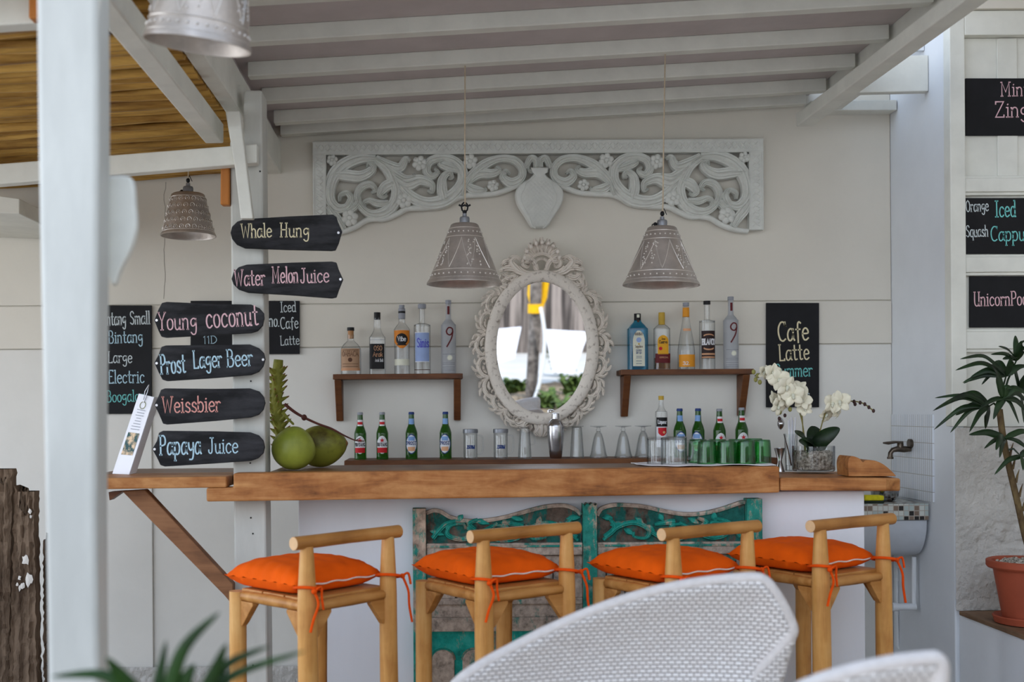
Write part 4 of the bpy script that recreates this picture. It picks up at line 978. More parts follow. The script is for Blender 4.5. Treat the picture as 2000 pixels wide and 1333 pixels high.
bottle('spirit_bottle', 'aqua blue gin bottle with a cream arched label and black cap', 1245.6, 720, prof=[(19, 0), (19.5, 2), (19.5, 74), (18.5, 80), (13, 88), (7.5, 94), (6.4, 99)], mat='glass_blue', sq=4.5, dy=.7, parts=[
    ('label', 'lab_cream', 'wrap', (7, 76, 11.5, .0007, 'arch')), ('lettering', 'ink_brown', 'text', ('BOMBAY', -7.5, 7.5, 67, 5, .2)), ('emblem', 'lab_blue', 'disc', (0, 58, 5)), ('emblem', 'gold_cap', 'disc', (0, 50, 1.6)), ('lettering', 'ink_brown', 'text', ('Sapphire', -7.5, 7.5, 43, 5, .16)), ('lettering', 'lab_navy', 'text', ('LONDON', -5.5, 5.5, 36, 3.6, .2)), ('lettering', 'lab_navy', 'text', ('DRY GIN', -5.5, 5.5, 31, 3.6, .2))] + lines('lab_navy', -5.5, 5.5, (26, 23, 17, 12), th=.8) + [
    ('neck_seal', 'ink_brown', 'disc', (.5, 95, 2.4)), ('cap', 'black', 'lathe', [(6.6, 97), (6.6, 110)]), ('cap_badge', 'lab_pearl', 'plate', (-2.2, 2.8, 102, 108, 6.9))], **R_)
bottle('spirit_bottle', 'tequila bottle with a yellow arched label and gold neck', 1293, 720, prof=[(15, 0), (15.5, 2), (15.5, 74), (15, 80), (11, 85), (6.8, 88), (6, 92), (6, 98)], mat='glass', sq=3.4, dy=.8, parts=[
    ('liquid', 'liquid_gold', 'fill', 33), ('label', 'lab_gold', 'wrap', (30, 67, 10.5, .0007, 'arch')), ('label_band', 'lab_maroon', 'wrap', (13, 31.5, 14.6)), ('lettering', 'lab_black', 'text', ('Cuervo', -8, 8, 51, 6, .22)), ('lettering', 'lab_black', 'text', ('Jose', -3, 4, 58, 4, .2)), ('seal', 'lab_red', 'disc', (-5, 41, 3.4)), ('lettering', 'lab_tan', 'text', ('ESPECIAL', -7, 10, 22.5, 2.6, .2))] + [
    ('neck_wrap', 'gold_cap', 'lathe', [(6.3, 88), (6.3, 107), (6, 112)])], **R_)
bottle('spirit_bottle', 'tall tapering clear bottle with an amber band near its base', 1340.5, 720, prof=[(16, 0), (16.5, 2), (16.5, 32), (15.6, 44), (12, 68), (8.4, 88), (6.2, 104), (6, 122)], mat='glass', parts=[
    ('label', 'lab_amber', 'wrap', (5, 29, 15.6)), ('label_band', 'lab_black', 'wrap', (9, 15, 15.7, .0004)), ('lettering', 'lab_white', 'text', ('32.', -10, 3, 9, 6, .25)), ('neck_label', 'lab_tan', 'wrap', (75, 80, 7.4)), ('neck_wrap', 'lab_amber', 'lathe', [(6.6, 103), (6.3, 121)]), ('cap', 'lab_silver', 'lathe', [(6, 124), (6, 131)])], **R_)
bottle('spirit_bottle', 'straight clear bottle with a dark brown label and flat black cap', 1381.5, 720, prof=[(14.5, 0), (15, 2), (15, 88), (14.6, 92), (12, 95), (6.4, 97), (5.4, 101), (5.2, 128)], mat='glass', parts=[
    ('label', 'lab_brown', 'wrap', (21, 75, 13)), ('lettering', 'lab_white', 'text', ('BLANCO', -12.3, 12.3, 48, 11, .24)), ('label_band', 'lab_copper', 'wrap', (28, 31.5, 12.8, .001)), ('label_band', 'lab_copper', 'wrap', (22, 25, 12.8, .001)), ('label_arc', 'lab_copper', 'wrap', (62, 69, 10, .001, 'oval')), ('label_arc', 'lab_brown', 'wrap', (61, 66.5, 9, .0014, 'oval')), ('label_arc', 'lab_copper', 'wrap', (37, 45, 10, .001, 'oval')), ('label_arc', 'lab_brown', 'wrap', (40, 46, 9, .0014, 'oval')),
    ('cap', 'black', 'lathe', [(6.8, 127), (6.8, 134)])], **R_)
nine('frosted bottle with a red numeral 9, rightmost on the right shelf', 1428, 142, R_)

BEER = [(11, 0), (11.8, 1.5), (11.8, 46), (11.4, 52), (9, 60), (6.4, 67), (5.6, 76), (5, 88)]
def star_beer(label, u, y=5.33, s=1.0, rz=0):
    bottle('beer_bottle', label, u, 897, y, BEER, 'glass_beer', z=ZL, group='beer bottles on the back ledge', scale=s, parts=[
        ('label', 'lab_white', 'wrap', (11, 46, 10.2, .0006, 'oval')), ('label_band', 'lab_red', 'wrap', (13, 23, 9.4, .0011)), ('star', 'lab_red', 'star', (0, 37, 5)), ('lettering', 'lab_black', 'text', ('BINTANG', -9.6, 9.6, 26, 6, .24)), ('neck_label', 'lab_white', 'wrap', (65, 77, 5, .0008)), ('neck_band', 'lab_red', 'wrap', (68, 73, 4.8, .0014)), ('crown_cap', 'lab_silver', 'lathe', [(5.6, 87), (5.8, 89), (5, 92)])], rz=rz)
def prost_beer(label, u, y=5.33, s=1.0, rz=0):
    bottle('beer_bottle', label, u, 897, y, BEER, 'glass_beer', z=ZL, group='beer bottles on the back ledge', scale=s, parts=[
        ('label', 'lab_navy', 'wrap', (10, 49, 10.6, .0006, 'oval')), ('label', 'lab_white', 'wrap', (12, 47, 9.6, .0010, 'oval')), ('label_band', 'lab_sky', 'wrap', (36, 44, 6.4, .0014)), ('lettering', 'lab_navy', 'text', ('PROST', -9, 9, 28, 6.5, .26)), ('emblem', 'lab_tan', 'wrap', (16, 24, 7, .0014)), ('neck_label', 'lab_sky', 'wrap', (68, 79, 5, .0008)), ('crown_cap', 'lab_navy', 'lathe', [(5.6, 87), (5.8, 89), (5, 92)])], rz=rz)
star_beer('green beer bottle with a red star label, nearest the coconuts', 704)
star_beer('green beer bottle with a red star label, second from the coconuts', 747)
prost_beer('green beer bottle with a blue and white label, third from the coconuts', 804)
prost_beer('green beer bottle with a blue and white label, next to the capped mugs', 870.5, rz=-.15)
prost_beer('green beer bottle with a blue label, beside the strawberry label bottle', 1328, 5.3, 1.04)
prost_beer('green beer bottle with a blue label, second right of the strawberry label bottle', 1364, 5.3, 1.04, rz=-.5)
star_beer('green beer bottle with a red star, third right of the strawberry label bottle', 1405.5, 5.3, 1.03)
star_beer('green beer bottle with a red star, rightmost on the ledge', 1449, 5.3, 1.05)
bottle('liqueur_bottle', 'clear bottle with a strawberry label and gold cap on the ledge', 1292, 890, 5.33, [(11.2, 0), (11.6, 2), (11.6, 82), (10, 89), (6, 96), (4.4, 104), (4, 112)], 'glass', z=ZL, parts=[
    ('label', 'lab_white', 'wrap', (20, 78, 10.6)), ('label_band', 'lab_black', 'wrap', (60, 78, 10.7, .0011)), ('lettering', 'lab_white', 'text', ('Liqueur', -8.5, 8.5, 66, 7, .2)), ('strawberry', 'lab_red', 'wrap', (42, 58, 8, .0012, 'shield')), ('strawberry_core', 'lab_tan', 'disc', (3, 49, 2.6)), ('cap', 'gold_cap', 'lathe', [(5.2, 112), (5.2, 120)])])

# ------------------------------------------------------------------ glasses and shaker on the ledge
def gl(name, label, u, y, z, prof, k=None, cat='glass', group=None, mat='glass', parts=(), flute=0, fn=0, n=36):
    k = k or y / F; c = P(u, 890, y); c.z = z
    t = thing(name, label, cat, c, group)
    pr = [(r * k, h * k) for r, h in prof]; th = .0028
    inn = [(max(.0008, r - th), h + (th if h > pr[-1][1] * .9 else 0) - (th * 2 if h > pr[-1][1] * .9 else 0)) for r, h in pr]
    fine = cr(pr, 3) if len(pr) > 2 else pr; finei = cr(inn, 3) if len(inn) > 2 else inn
    m = MB().lathe(fine + finei[::-1], n, cap0=False, cap1=False, flute=flute, fn=fn)
    m.build('body', M[mat], t, smooth=60, local=True)
    for nm, mm, f in parts: f(MB(), k).build(nm, M[mm], t, smooth=60, local=True)
    return t
def handle(x0, z0, x1, z1, out, r):
    return lambda m, k: m.tube([(a * k, 0, b * k) for a, b in cr([(x0, z0), (x0 + out, z0 - .08 * (z0 - z1)), (x0 + out * 1.15, (z0 + z1) / 2), (x1 + out * .9, z1 + .1 * (z0 - z1)), (x1, z1)], 6)], r * k, 8)
def mugtext(m, k):
    return ink(m, 'PROST', 15 * k, 6 * k, lambda x, z: Vector((7.5 * k - x, -((13.9 * k) ** 2 - (x - 7.5 * k) ** 2) ** .5, 26 * k - z)), .28)
for lab, u in (('upturned glass mug with blue print, left one beside the beer bottles', 920), ('upturned glass mug with blue print, left of the plain mug', 979)):
    gl('beer_mug', lab, u - 1, 5.33, ZL, [(14, 0), (13.6, 4), (13.6, 44), (14.2, 50), (14.4, 56.5), (13, 57)], cat='mug', group='capped beer mugs', parts=[
        ('mug_base', 'pewter_cap', lambda m, k: m.lathe([(14.8 * k, 50 * k), (14.9 * k, 52 * k), (14.6 * k, 57.4 * k), (12 * k, 58 * k)], 36)), ('handle', 'glass', handle(13, 46, 13, 8, 10, 1.4)), ('lettering', 'lab_navy', mugtext)])
gl('glass_mug', 'plain upturned flared glass mug left of the cocktail shaker', 1025, 5.33, ZL, [(13.5, 0), (13, 3), (11.5, 30), (9.8, 54), (9.6, 59), (5, 60)], cat='mug', parts=[
    ('foot', 'glass', lambda m, k: m.lathe([(12, 60.2), (13, 60.6), (12.8, 61.6), (2, 62)], 32) if False else m.lathe([(12 * k, 60.2 * k), (13 * k, 60.6 * k), (12.6 * k, 62 * k)], 32)), ('handle', 'glass', handle(9, 50, 10.5, 26, 9, 1.3))])
t = thing('cocktail_shaker', 'polished steel cocktail shaker standing below the mirror', 'shaker', Vector((P(1085.5, 890, 5.31).x, 5.31, ZL))); k = 5.31 / F
MB().lathe([(r * k, h * k) for r, h in [(10, 0), (11.5, 1), (13.5, 16), (15.8, 36), (16.6, 50), (16.4, 59), (16.2, 61)]], 40).build('body', M['steel'], t, smooth=60, local=True)
MB().lathe([(r * k, h * k) for r, h in [(16.8, 60), (16.8, 62), (15.8, 66), (12.5, 72), (9, 76), (7.2, 77)]], 40).build('strainer', M['steel'], t, smooth=60, local=True)
MB().lathe([(r * k, h * k) for r, h in [(7.6, 76), (7.6, 84), (7, 87.5), (4, 89)]], 32).build('cap', M['steel'], t, smooth=50, local=True)
gl('tall_glass', 'plain upturned tall glass right of the cocktail shaker', 1127, 5.33, ZL, [(14, 0), (13.5, 3), (11.5, 34), (10, 56), (9.6, 60), (4, 61)], parts=[('foot', 'glass', lambda m, k: m.lathe([(12 * k, 60.8 * k), (13 * k, 61.2 * k), (12.6 * k, 62.4 * k)], 32))])
for lab, u in (('upturned footed sundae glass, nearest the tall glass', 1169), ('upturned footed sundae glass, middle one of three', 1217.5), ('upturned footed sundae glass, nearest the strawberry label bottle', 1256.5)):
    gl('sundae_glass', lab, u, 5.33, ZL, [(17, 0), (16.8, 3), (14.5, 10), (11, 30), (7.5, 44), (4.5, 50), (3.4, 52)], group='upturned sundae glasses', flute=.03, fn=9, n=54, parts=[
        ('stem', 'glass', lambda m, k: m.lathe([(r * k, h * k) for r, h in [(3.6, 51), (4.6, 53), (4.6, 55), (3.2, 57), (3.4, 59)]], 24)), ('foot', 'glass', lambda m, k: m.lathe([(r * k, h * k) for r, h in [(3.4, 59), (10, 60.4), (15.4, 61), (15.6, 62), (4, 62.6)]], 36))])

# ------------------------------------------------------------------ cloth with upturned glasses on the bar
cl_ = MB(); y0c = 4.405; rr = random.Random(11)
cz = lambda x, y: ZT + .002 + .0016 * (1 + sin(31 * x + 9 * y)) + .001 * (1 + sin(53 * y - 20 * x))
xa, xb = P(1248, 910, 4.5).x, P(1512, 910, 4.42).x
def cloth(i, j):
    x = xa + (xb - xa) * i; yy = max(Yf(x) + .012, 4.39 - .03 * sin(7 * i)) + .30 * j
    if i < .25: yy += .10 * (1 - i / .25) * (1 - j)
    return (x, yy, cz(x, yy))
cl_.grid(cloth, 50, 20)
tag(cl_.build('tray_cloth', M['cloth'], smooth=60, solid=.0025), 'white cloth laid on the bar under the upturned glasses', 'cloth')
kG = 4.47 / F
TUM = [(19, 0), (19, 3), (18, 30), (17.2, 42), (16.4, 45)]
gi = 0
for lab, u, y in (('front row, next to the clear mugs', 1381, 4.50), ('front row, second from the clear mugs', 1419, 4.485), ('front row, third from the clear mugs', 1456.5, 4.485), ('front row, at the right end of the cloth', 1487, 4.53),
                  ('back row, just behind the clear mugs', 1363, 4.60), ('back row, second from the clear mugs', 1401, 4.60), ('back row, third from the clear mugs', 1440, 4.595), ('back row, hidden farthest right', 1472, 4.64)):
    gl('green_tumbler', 'upturned green glass tumbler in the ' + lab, u, y, ZT + .006, TUM, group='green tumblers on the white cloth', mat='glass_green', parts=[('tumbler_base', 'glass_green', lambda m, k: m.lathe([(16.2 * k, 43.5 * k), (16.4 * k, 45.2 * k), (15.6 * k, 46 * k)], 32))])
for lab, u, y, hd in (('front one with its handle toward the tumblers', 1316, 4.47, 0), ('left one at the cloth corner', 1283, 4.54, None), ('back one behind the front mug', 1322, 4.60, None)):
    ps = [('mug_base', 'glass', lambda m, k: m.lathe([(24 * k, 49 * k), (24.4 * k, 52 * k), (22 * k, 53.5 * k)], 36))]
    if hd is not None: ps.append(('handle', 'glass', handle(23, 45, 23, 10, 12, 2.6)))
    gl('ribbed_mug', 'upturned ribbed clear glass mug on the cloth, ' + lab, u, y, ZT + .006, [(24.5, 0), (24.5, 4), (24, 44), (24.5, 52)] if hd is not None else [(19, 0), (19, 4), (18.6, 44), (19, 50)], cat='mug', group='ribbed mugs on the white cloth', flute=.025, fn=18, n=72, parts=ps if hd is not None else [('mug_base', 'glass', lambda m, k: m.lathe([(18.4 * k, 48 * k), (19 * k, 50 * k), (17 * k, 52 * k)], 36))])

# ------------------------------------------------------------------ jigger, straws, spoon, orchid
ZS = ZB + .0605; kS = 4.78 / F
t = thing('jigger', 'small double-cone steel jigger beside the green tumblers', 'jigger', Vector((P(1523, 920, 4.80).x, 4.80, ZS)))
MB().lathe([(r * kS, h * kS) for r, h in [(9.5, 0), (9.5, 1), (4.2, 20), (4.8, 21.5), (4.2, 23), (10.6, 46.5), (10, 46.5), (3.4, 24)]], 32).build('body', M['steel'], t, smooth=50, local=True)
g = gl('straw_glass', 'tall clear glass holding a long spoon and white straws', 1545, 4.905, ZS, [(12.5, 72), (12, 40), (11, 4), (10.6, 0), (2, .2)], parts=[('thick_base', 'glass', lambda m, k: m.lathe([(9.6 * k, .4 * k), (9.8 * k, 9 * k), (9 * k, 10 * k)], 28))])
gx = Vector((P(1545, 920, 4.905).x, 4.905, ZS))
for i, (dx, dy, tx) in enumerate(((-3, 2, -4), (0, 4, -1), (3, 1, 2), (6, 3, 5), (8, 0, 10), (5, -4, 8))):
    tag(MB().tube([gx + Vector((dx * kS * .5, dy * kS, .022)), gx + Vector((tx * kS, dy * kS, .225 + .006 * (i % 3)))], .003, 8).build('drinking_straw', M['paper']), 'white drinking straw standing in the tall glass', 'straw', 'white straws in the tall glass')
t = thing('bar_spoon', 'long steel bar spoon leaning in the straw glass', 'spoon', gx)
a, b = gx + Vector((-2 * kS, -8 * kS, .024)), P(1531, 848, 4.85)
MB().tube([a, (a + b) / 2 + Vector((.002, 0, 0)), b], [.0036, .003, .0024], 8).build('handle', M['steel'], t)
m = MB(); cc = P(1526.5, 828, 4.85)
m.grid(lambda i, j: cc + Vector((.0135 * sin(PI * j) ** .6 * cos(PI * i), .012 - .022 * sin(PI * j) * sin(PI * i), .026 * (2 * j - 1))), 12, 12)
m.build('bowl', M['steel'], t, smooth=60, solid=.0012)

OC = Vector((P(1589, 920, 4.79).x, 4.79, ZS + .001)); kO = 4.79 / F
o = thing('orchid_bowl', 'white orchid in a glass bowl of pale gravel on the bar', 'orchid', OC)
MB().lathe([(r * kO, h * kO) for r, h in [(20, 0), (38, 1), (40, 4), (40, 50), (38.6, 50), (38.4, 5), (30, 3)]], 48, cap0=True, cap1=True).build('glass_bowl', M['glass'], o, smooth=45, local=True)
m = MB(); rr = random.Random(2)
m.lathe([(r * kO, h * kO) for r, h in [(10, 4), (37, 5), (38, 8), (38, 38)]], 40)
for i in range(420):
    a = rr.uniform(0, 2 * PI); q = rr.random() ** .5 * 37 * kO
    m.ball((q * cos(a), q * sin(a), 38 * kO + rr.uniform(-.003, .004)), rr.uniform(.002, .005), None, None, 5, 4)
m.build('gravel', M['gravel'], o, smooth=0, local=True)
def od(u, v, dy=0): return P(u, v, 4.79 + dy) - OC
def strip(m, pts, w, fold=.15, nrm=(0, -1, 0), n=12, tip=.9):
    """leaf blade along pts with width profile, folded along the midrib"""
    q = [Vector(p) for p in cr([tuple(p) for p in pts], n)]; L = len(q); vs = []; fs = []
    nrm = Vector(nrm)
    for i, p in enumerate(q):
        s = i / (L - 1); d = (q[min(i + 1, L - 1)] - q[max(i - 1, 0)]).normalized()
        side = d.cross(nrm); side = side.normalized() if side.length > .05 else Vector((1, 0, 0)); up = side.cross(d).normalized()
        ww = w * max(.03, (min(1, s * 4 + .25) * (1 - max(0, (s - .45) / .55) ** 2 * tip)))
        if i == L - 1: ww = w * .03
        vs += [p - side * ww / 2 + up * fold * ww, p, p + side * ww / 2 + up * fold * ww]
    fs = [(i * 3 + j, i * 3 + j + 1, i * 3 + 4 + j, i * 3 + 3 + j) for i in range(L - 1) for j in (0, 1)]
    return m.add(vs, fs)
for pts, w, nr in (([(1588, 880, 0), (1575, 862, -.03), (1560, 852, -.04), (1553, 846, -.05)], .085, (0, -.5, 1)), ([(1592, 880, 0), (1604, 862, -.02), (1622, 848, -.04), (1640, 837, -.05)], .07, (0, -1, .6)), ([(1592, 885, -.01), (1591, 862, 0), (1590, 845, .02), (1588, 833, .04)], .075, (0, -1, .2)), ([(1588, 888, -.02), (1580, 875, -.05), (1574, 866, -.07), (1560, 862, -.08)], .06, (0, -1, .5))):
    strip(MB(), [od(*p) for p in pts], w, .12, nr).build('leaf', M['leaf'], o, smooth=60, local=True, solid=.0016)
st1 = [(1574, 885, 0), (1570, 845, 0), (1563, 810, -.01), (1552, 785, -.02), (1530, 762, -.03), (1508, 742, -.03), (1488, 730, -.02), (1474, 735, -.01)]
st2 = [(1595, 885, 0), (1600, 850, .01), (1608, 820, .01), (1615, 800, 0), (1630, 785, 0), (1660, 784, 0), (1685, 788, 0), (1706, 803, 0)]
for s_ in (st1, st2, [(1572, 880, .02), (1569, 850, .02), (1566, 806, .01), (1564, 790, 0)]):
    MB().tube(cr([tuple(od(*p)) for p in s_], 6), .0028, 8).build('flower_stem', M['olive_stem'], o, local=True)
def flower(u, v, dy, r, rot, tilt, sd):
    rr = random.Random(sd); m = MB(); c = od(u, v, dy); R3 = Matrix.Rotation(rot, 3, 'Y') @ Matrix.Rotation(tilt, 3, 'Z')
    for k in range(5):
        a = PI / 2 + k * 2 * PI / 5; wide = 1.35 if k in (1, 4) else .85
        def pf_(i, j):
            t = j; w = wide * .5 * sin(PI * min(1, .12 + .88 * t)) ** .6 if t < 1 else 0
            x = t; yv = (2 * i - 1) * w * .8
            p = Vector((x * cos(a) - yv * sin(a), -.28 * sin(PI * t * .8) + .25 * yv * yv + .06 * sin(9 * yv + sd), x * sin(a) + yv * cos(a)))
            return c + R3 @ (p * r)
        m.grid(pf_, 6, 7)
    f = m.build('flower', M['petal'], o, smooth=70, local=True, solid=.0009)
    q = MB(); q.ball(c + R3 @ Vector((0, -.28 * r, -.05 * r)), r * .16, r * .2, r * .2, 8, 6); q.ball(c + R3 @ Vector((0, -.34 * r, -.22 * r)), r * .11, r * .12, r * .16, 8, 6)
    q.build('flower_lip', M['lab_cream'], f, local=True)
for i, a in enumerate([(1490, 727, -.03, .034, .4, .5), (1508, 728, -.05, .043, .2, .2), (1522, 742, -.06, .05, -.3, -.3), (1535, 756, -.07, .053, .5, .3), (1548, 772, -.07, .053, -.2, -.2), (1560, 762, -.03, .045, .8, -.6), (1568, 783, -.05, .042, .3, -.3), (1572, 798, -.04, .036, -.5, -.5), (1530, 778, -.04, .048, .1, .5), (1518, 792, -.04, .046, .6, .6), (1510, 782, -.02, .042, -.4, .8), (1622, 788, -.02, .05, .3, .4), (1640, 785, -.03, .052, -.2, -.4), (1632, 800, 0, .045, .4, .9), (1612, 808, .02, .042, .9, .7)]):
    flower(*a, i + 1)
for u, v in ((1480, 734), (1476, 742), (1484, 747), (1472, 727), (1543, 800), (1523, 806), (1538, 790)): MB().ball(od(u, v, -.03), .009, .009, .011, 10, 8).build('flower_bud', M['bud'], o, local=True)
for u, v in ((1668, 785), (1680, 787), (1689, 790), (1697, 796), (1706, 803), (1533, 812), (1522, 818), (1670, 790)): MB().ball(od(u, v), .007, .007, .009, 10, 8).build('dry_bud', M['bud_dark'], o, local=True)

# ------------------------------------------------------------------ coconuts and their stalk
def coconut(u, v, y, rx, rz, rot, mat, label, tip):
    c = P(u, v, y); k = y / F
    c.z = ZT + rz * k * .97
    t = thing('coconut', label, 'coconut', Vector((c.x, c.y, ZT)), 'young green coconuts on the bar')
    m = MB(); R3 = Matrix.Rotation(rot[0], 3, 'Y') @ Matrix.Rotation(rot[1], 3, 'X')
    nn = 36; mm = 26; vs = []; 
    for j in range(mm + 1):
        a = -PI / 2 + PI * j / mm
        for i in range(nn):
            th = 2 * PI * i / nn
            q = cos(a) * (1 + .045 * cos(3 * th) * (.5 + .5 * sin(a))); zz = sin(a)
            zz = zz * (1.12 if zz > 0 else 1.0); q *= (1 - .16 * max(0, zz) ** 1.5)
            vs.append(Vector((0, 0, rz * k * .97)) + R3 @ Vector((rx * k * q * cos(th), rx * k * q * sin(th), rz * k * zz)))
    fs = [(j * nn + i, j * nn + (i + 1) % nn, (j + 1) * nn + (i + 1) % nn, (j + 1) * nn + i) for j in range(mm) for i in range(nn)]
    m.add(vs, fs)
    zmin = min(p.z for p in m.v); m.v = [Vector((p.x, p.y, p.z - zmin + .0005)) for p in m.v]
    b = m.build('husk', M[mat], t, smooth=80, local=True)
    e = Vector((0, 0, rz * k * .97 - zmin)) + R3 @ Vector((0, 0, rz * k * 1.12 * tip))
    d = (R3 @ Vector((0, 0, tip))).normalized()
    MB().tube([e - d * .008, e - d * .001, e + d * .004], [.016, .013, .004], 12).build('stem_scar', M['husk'], t, smooth=60, local=True)
    return t
coconut(573, 880, 4.365, 43, 41, (.35, .5), 'coconut', 'smooth green coconut against the sign post', -1)
coconut(626, 876, 4.55, 41, 47, (PI / 2 - .1, .1), 'coconut_b', 'bruised green coconut lying on its side, pointing toward the beer bottles', 1)
t = thing('coconut_stalk', 'spiky green coconut flower stalk with a dry twig, standing behind the coconuts', 'stalk', Vector((P(545, 900, 4.62).x, 4.62, ZT)))
yk = 4.62
ax = cr([tuple(P(u, v, yk)) for u, v in ((552, 905), (548, 850), (540, 800), (541, 745), (544, 703))], 8)
m = MB(); m.tube(ax, [.018 + .006 * sin(3 * i / len(ax)) for i in range(len(ax))], 10); m.build('main_stalk', M['stalk'], t)
m = MB(); rr = random.Random(4)
tipm = MB()
for i in range(4, len(ax) - 6, 2):
    p = Vector(ax[i])
    for k in range(5):
        th = 2 * PI * k / 5 + i * .55; d = Vector((cos(th), sin(th) * .8, .45 + rr.uniform(0, .35))).normalized(); l = .046 + rr.uniform(0, .014)
        m.tube([p + d * .010, p + d * .026, p + d * l], [.013, .010, .003], 7); tipm.tube([p + d * (l - .004), p + d * (l + .006)], [.0045, .0015], 6)
m.build('spikes', M['stalk'], t, smooth=50)
tipm.build('spike_tips', M['husk'], t, smooth=50)
tw = [P(u, v, y) for u, v, y in ((556, 790, 4.56), (575, 805, 4.55), (594, 816, 4.54), (620, 828, 4.53), (648, 838, 4.5), (672, 851, 4.5), (695, 861, 4.5), (712, 862, 4.5))]
m = MB(); m.tube(cr([tuple(p) for p in tw], 6), [.007 - .005 * i / 42 for i in range(43)], 8); m.ball(tw[2], .012, .012, .013); m.tube([tw[-2], tw[-2] + Vector((.02, 0, .012))], [.003, .001], 6)
m.build('twig', M['twig'], t)
m = MB(); m.tube(cr([tuple(P(u, v, 4.52)) for u, v in ((552, 806), (562, 818), (574, 830))], 5), [.007] * 5 + [.005] * 5 + [.003], 8); m.build('twig_stub', M['stalk'], t)

# ------------------------------------------------------------------ menu card on the left leaf of the bar
yc = 4.36
t = thing('menu_card', 'white menu card with a clip leaning up on the left end of the bar', 'card', Vector((P(240, 928, yc).x, yc, H - .238)))
bl, brr, tl, tr = P(219, 924, yc), P(252, 931, yc - .06), P(271, 769, yc + .05), P(301, 776, yc)
bl.z = brr.z = H - .2372
nrm = (brr - bl).cross(tl - bl).normalized()
if nrm.y > 0: nrm = -nrm
dz = min(bl.z, brr.z) - (H - .2375)
MB().prism([bl, brr, tr, tl], -nrm * .004).build('card', M['paper'], t, smooth=0, bevel=.001)
b2 = brr + (bl - brr) * .05 + Vector((.012, .05, 0)); MB().prism([brr, brr + Vector((.012, .055, .004)), tr + Vector((.010, .055, 0)), tr], -nrm * .002).build('card_flap', M['paper'], t, smooth=0)
def cd(a, b, o=.0012): return bl + (brr - bl) * a + (tl - bl) * b + (tr - tl - brr + bl) * (a * b) + nrm * o
def quad(m, a0, a1, b0, b1, o=.0012): return m.add([cd(a0, b0, o), cd(a1, b0, o), cd(a1, b1, o), cd(a0, b1, o)], [(0, 1, 2, 3)])
quad(MB(), .16, .84, .24, .52).build('printed_picture', pmat('card_picture', hexc(40, 90, 90), .5, .3, 40, 0, col2=hexc(226, 196, 160), lo=.42, hi=.58), t, smooth=0)
m = MB(); rr = random.Random(6)
for k in range(8):
    b = .56 + .035 * k; w = rr.uniform(.14, .3); quad(m, .5 - w, .5 + w, b, b + .008)
m.build('small_print', M['lab_silver'], t, smooth=0)
m = MB(); m.tube([cd(.5 + .17 * cos(q), .87 + .045 * sin(q), .002) for q in [2 * PI * i / 16 for i in range(17)]], .0012, 5); m.build('logo', M['stalk'], t)
m = MB(); m.tube([cd(.5, .93, .005), cd(.42, 1.04, .006), cd(.5, 1.13, .004), cd(.58, 1.04, .006), cd(.52, .9, .005)], .0022, 6); m.build('bulldog_clip', M['steel'], t)

# ------------------------------------------------------------------ weathered timber at the left edge
def drift(pts_l, pts_r, y, dep, label, zt, sd):
    """pts: x at heights"""
    rr = random.Random(sd); m = MB(); n = 60; vs = []
    for i in range(n + 1):
        z = zt * i / n; f = i / n
        xl = pts_l[0] + (pts_l[1] - pts_l[0]) * f + rr.uniform(-.004, .004); xr = pts_r[0] + (pts_r[1] - pts_r[0]) * f + rr.uniform(-.004, .004)
        row = []
        for j in range(9):
            x = xl + (xr - xl) * j / 8; e = .02 * abs(j - 4) / 4
            zz = z + (rr.uniform(-.05, .03) - .05 * (j % 3) if i == n else 0)
            row.append(Vector((x, y + e * e * 30 * .02 + rr.uniform(-.007, .007) - .006 * sin(j * 2.1 + sd), zz)))
        row += [Vector((xr, y + dep, row[-1].z)), Vector((xl, y + dep, row[0].z))]
        vs += row
    K = 11
    fs = [(i * K + j, i * K + (j + 1) % K, (i + 1) * K + (j + 1) % K, (i + 1) * K + j) for i in range(n) for j in range(K)] + [tuple(range(K - 1, -1, -1)), tuple(n * K + j for j in range(K))]
    o = m.add(vs, fs).build('driftwood_plank', M['drift'], smooth=25)
    return tag(o, label, 'plank', 'weathered timber planks at the left edge')
yd = 4.62
X = lambda u, v=1100: P(u, v, yd).x
drift((X(-26), X(-20)), (X(12), X(24)), yd, .06, 'tallest weathered timber plank, at the left edge of the photo', P(10, 908, yd).z, 1)
o = drift((X(16), X(34)), (X(74), X(70)), yd - .02, .06, 'weathered timber plank with white paint flakes, beside the near post', P(50, 952, yd).z, 2)
rr = random.Random(9)
for u, v, r in ((49, 1095, 9), (56, 1133, 10), (38, 1150, 4), (44, 1145, 5), (58, 1000, 4), (38, 1130, 4), (60, 1010, 3), (33, 1143, 3)):
    c = P(u, v, yd - .032); k = r * yd / F; m = MB().add([c + Vector((0, -.001, 0))] + [c + Vector((k * rr.uniform(.5, 1.1) * cos(q * PI / 5), .002, k * rr.uniform(.7, 1.8) * sin(q * PI / 5))) for q in range(10)], [(0, 1 + q, 1 + (q + 1) % 10) for q in range(10)]); m.build('paint_flake', M['flake'], o, smooth=0)
drift((X(78), X(80)), (X(106), X(98)), yd + .03, .05, 'narrow dark timber plank half hidden behind the near post', P(80, 1050, yd).z, 3)

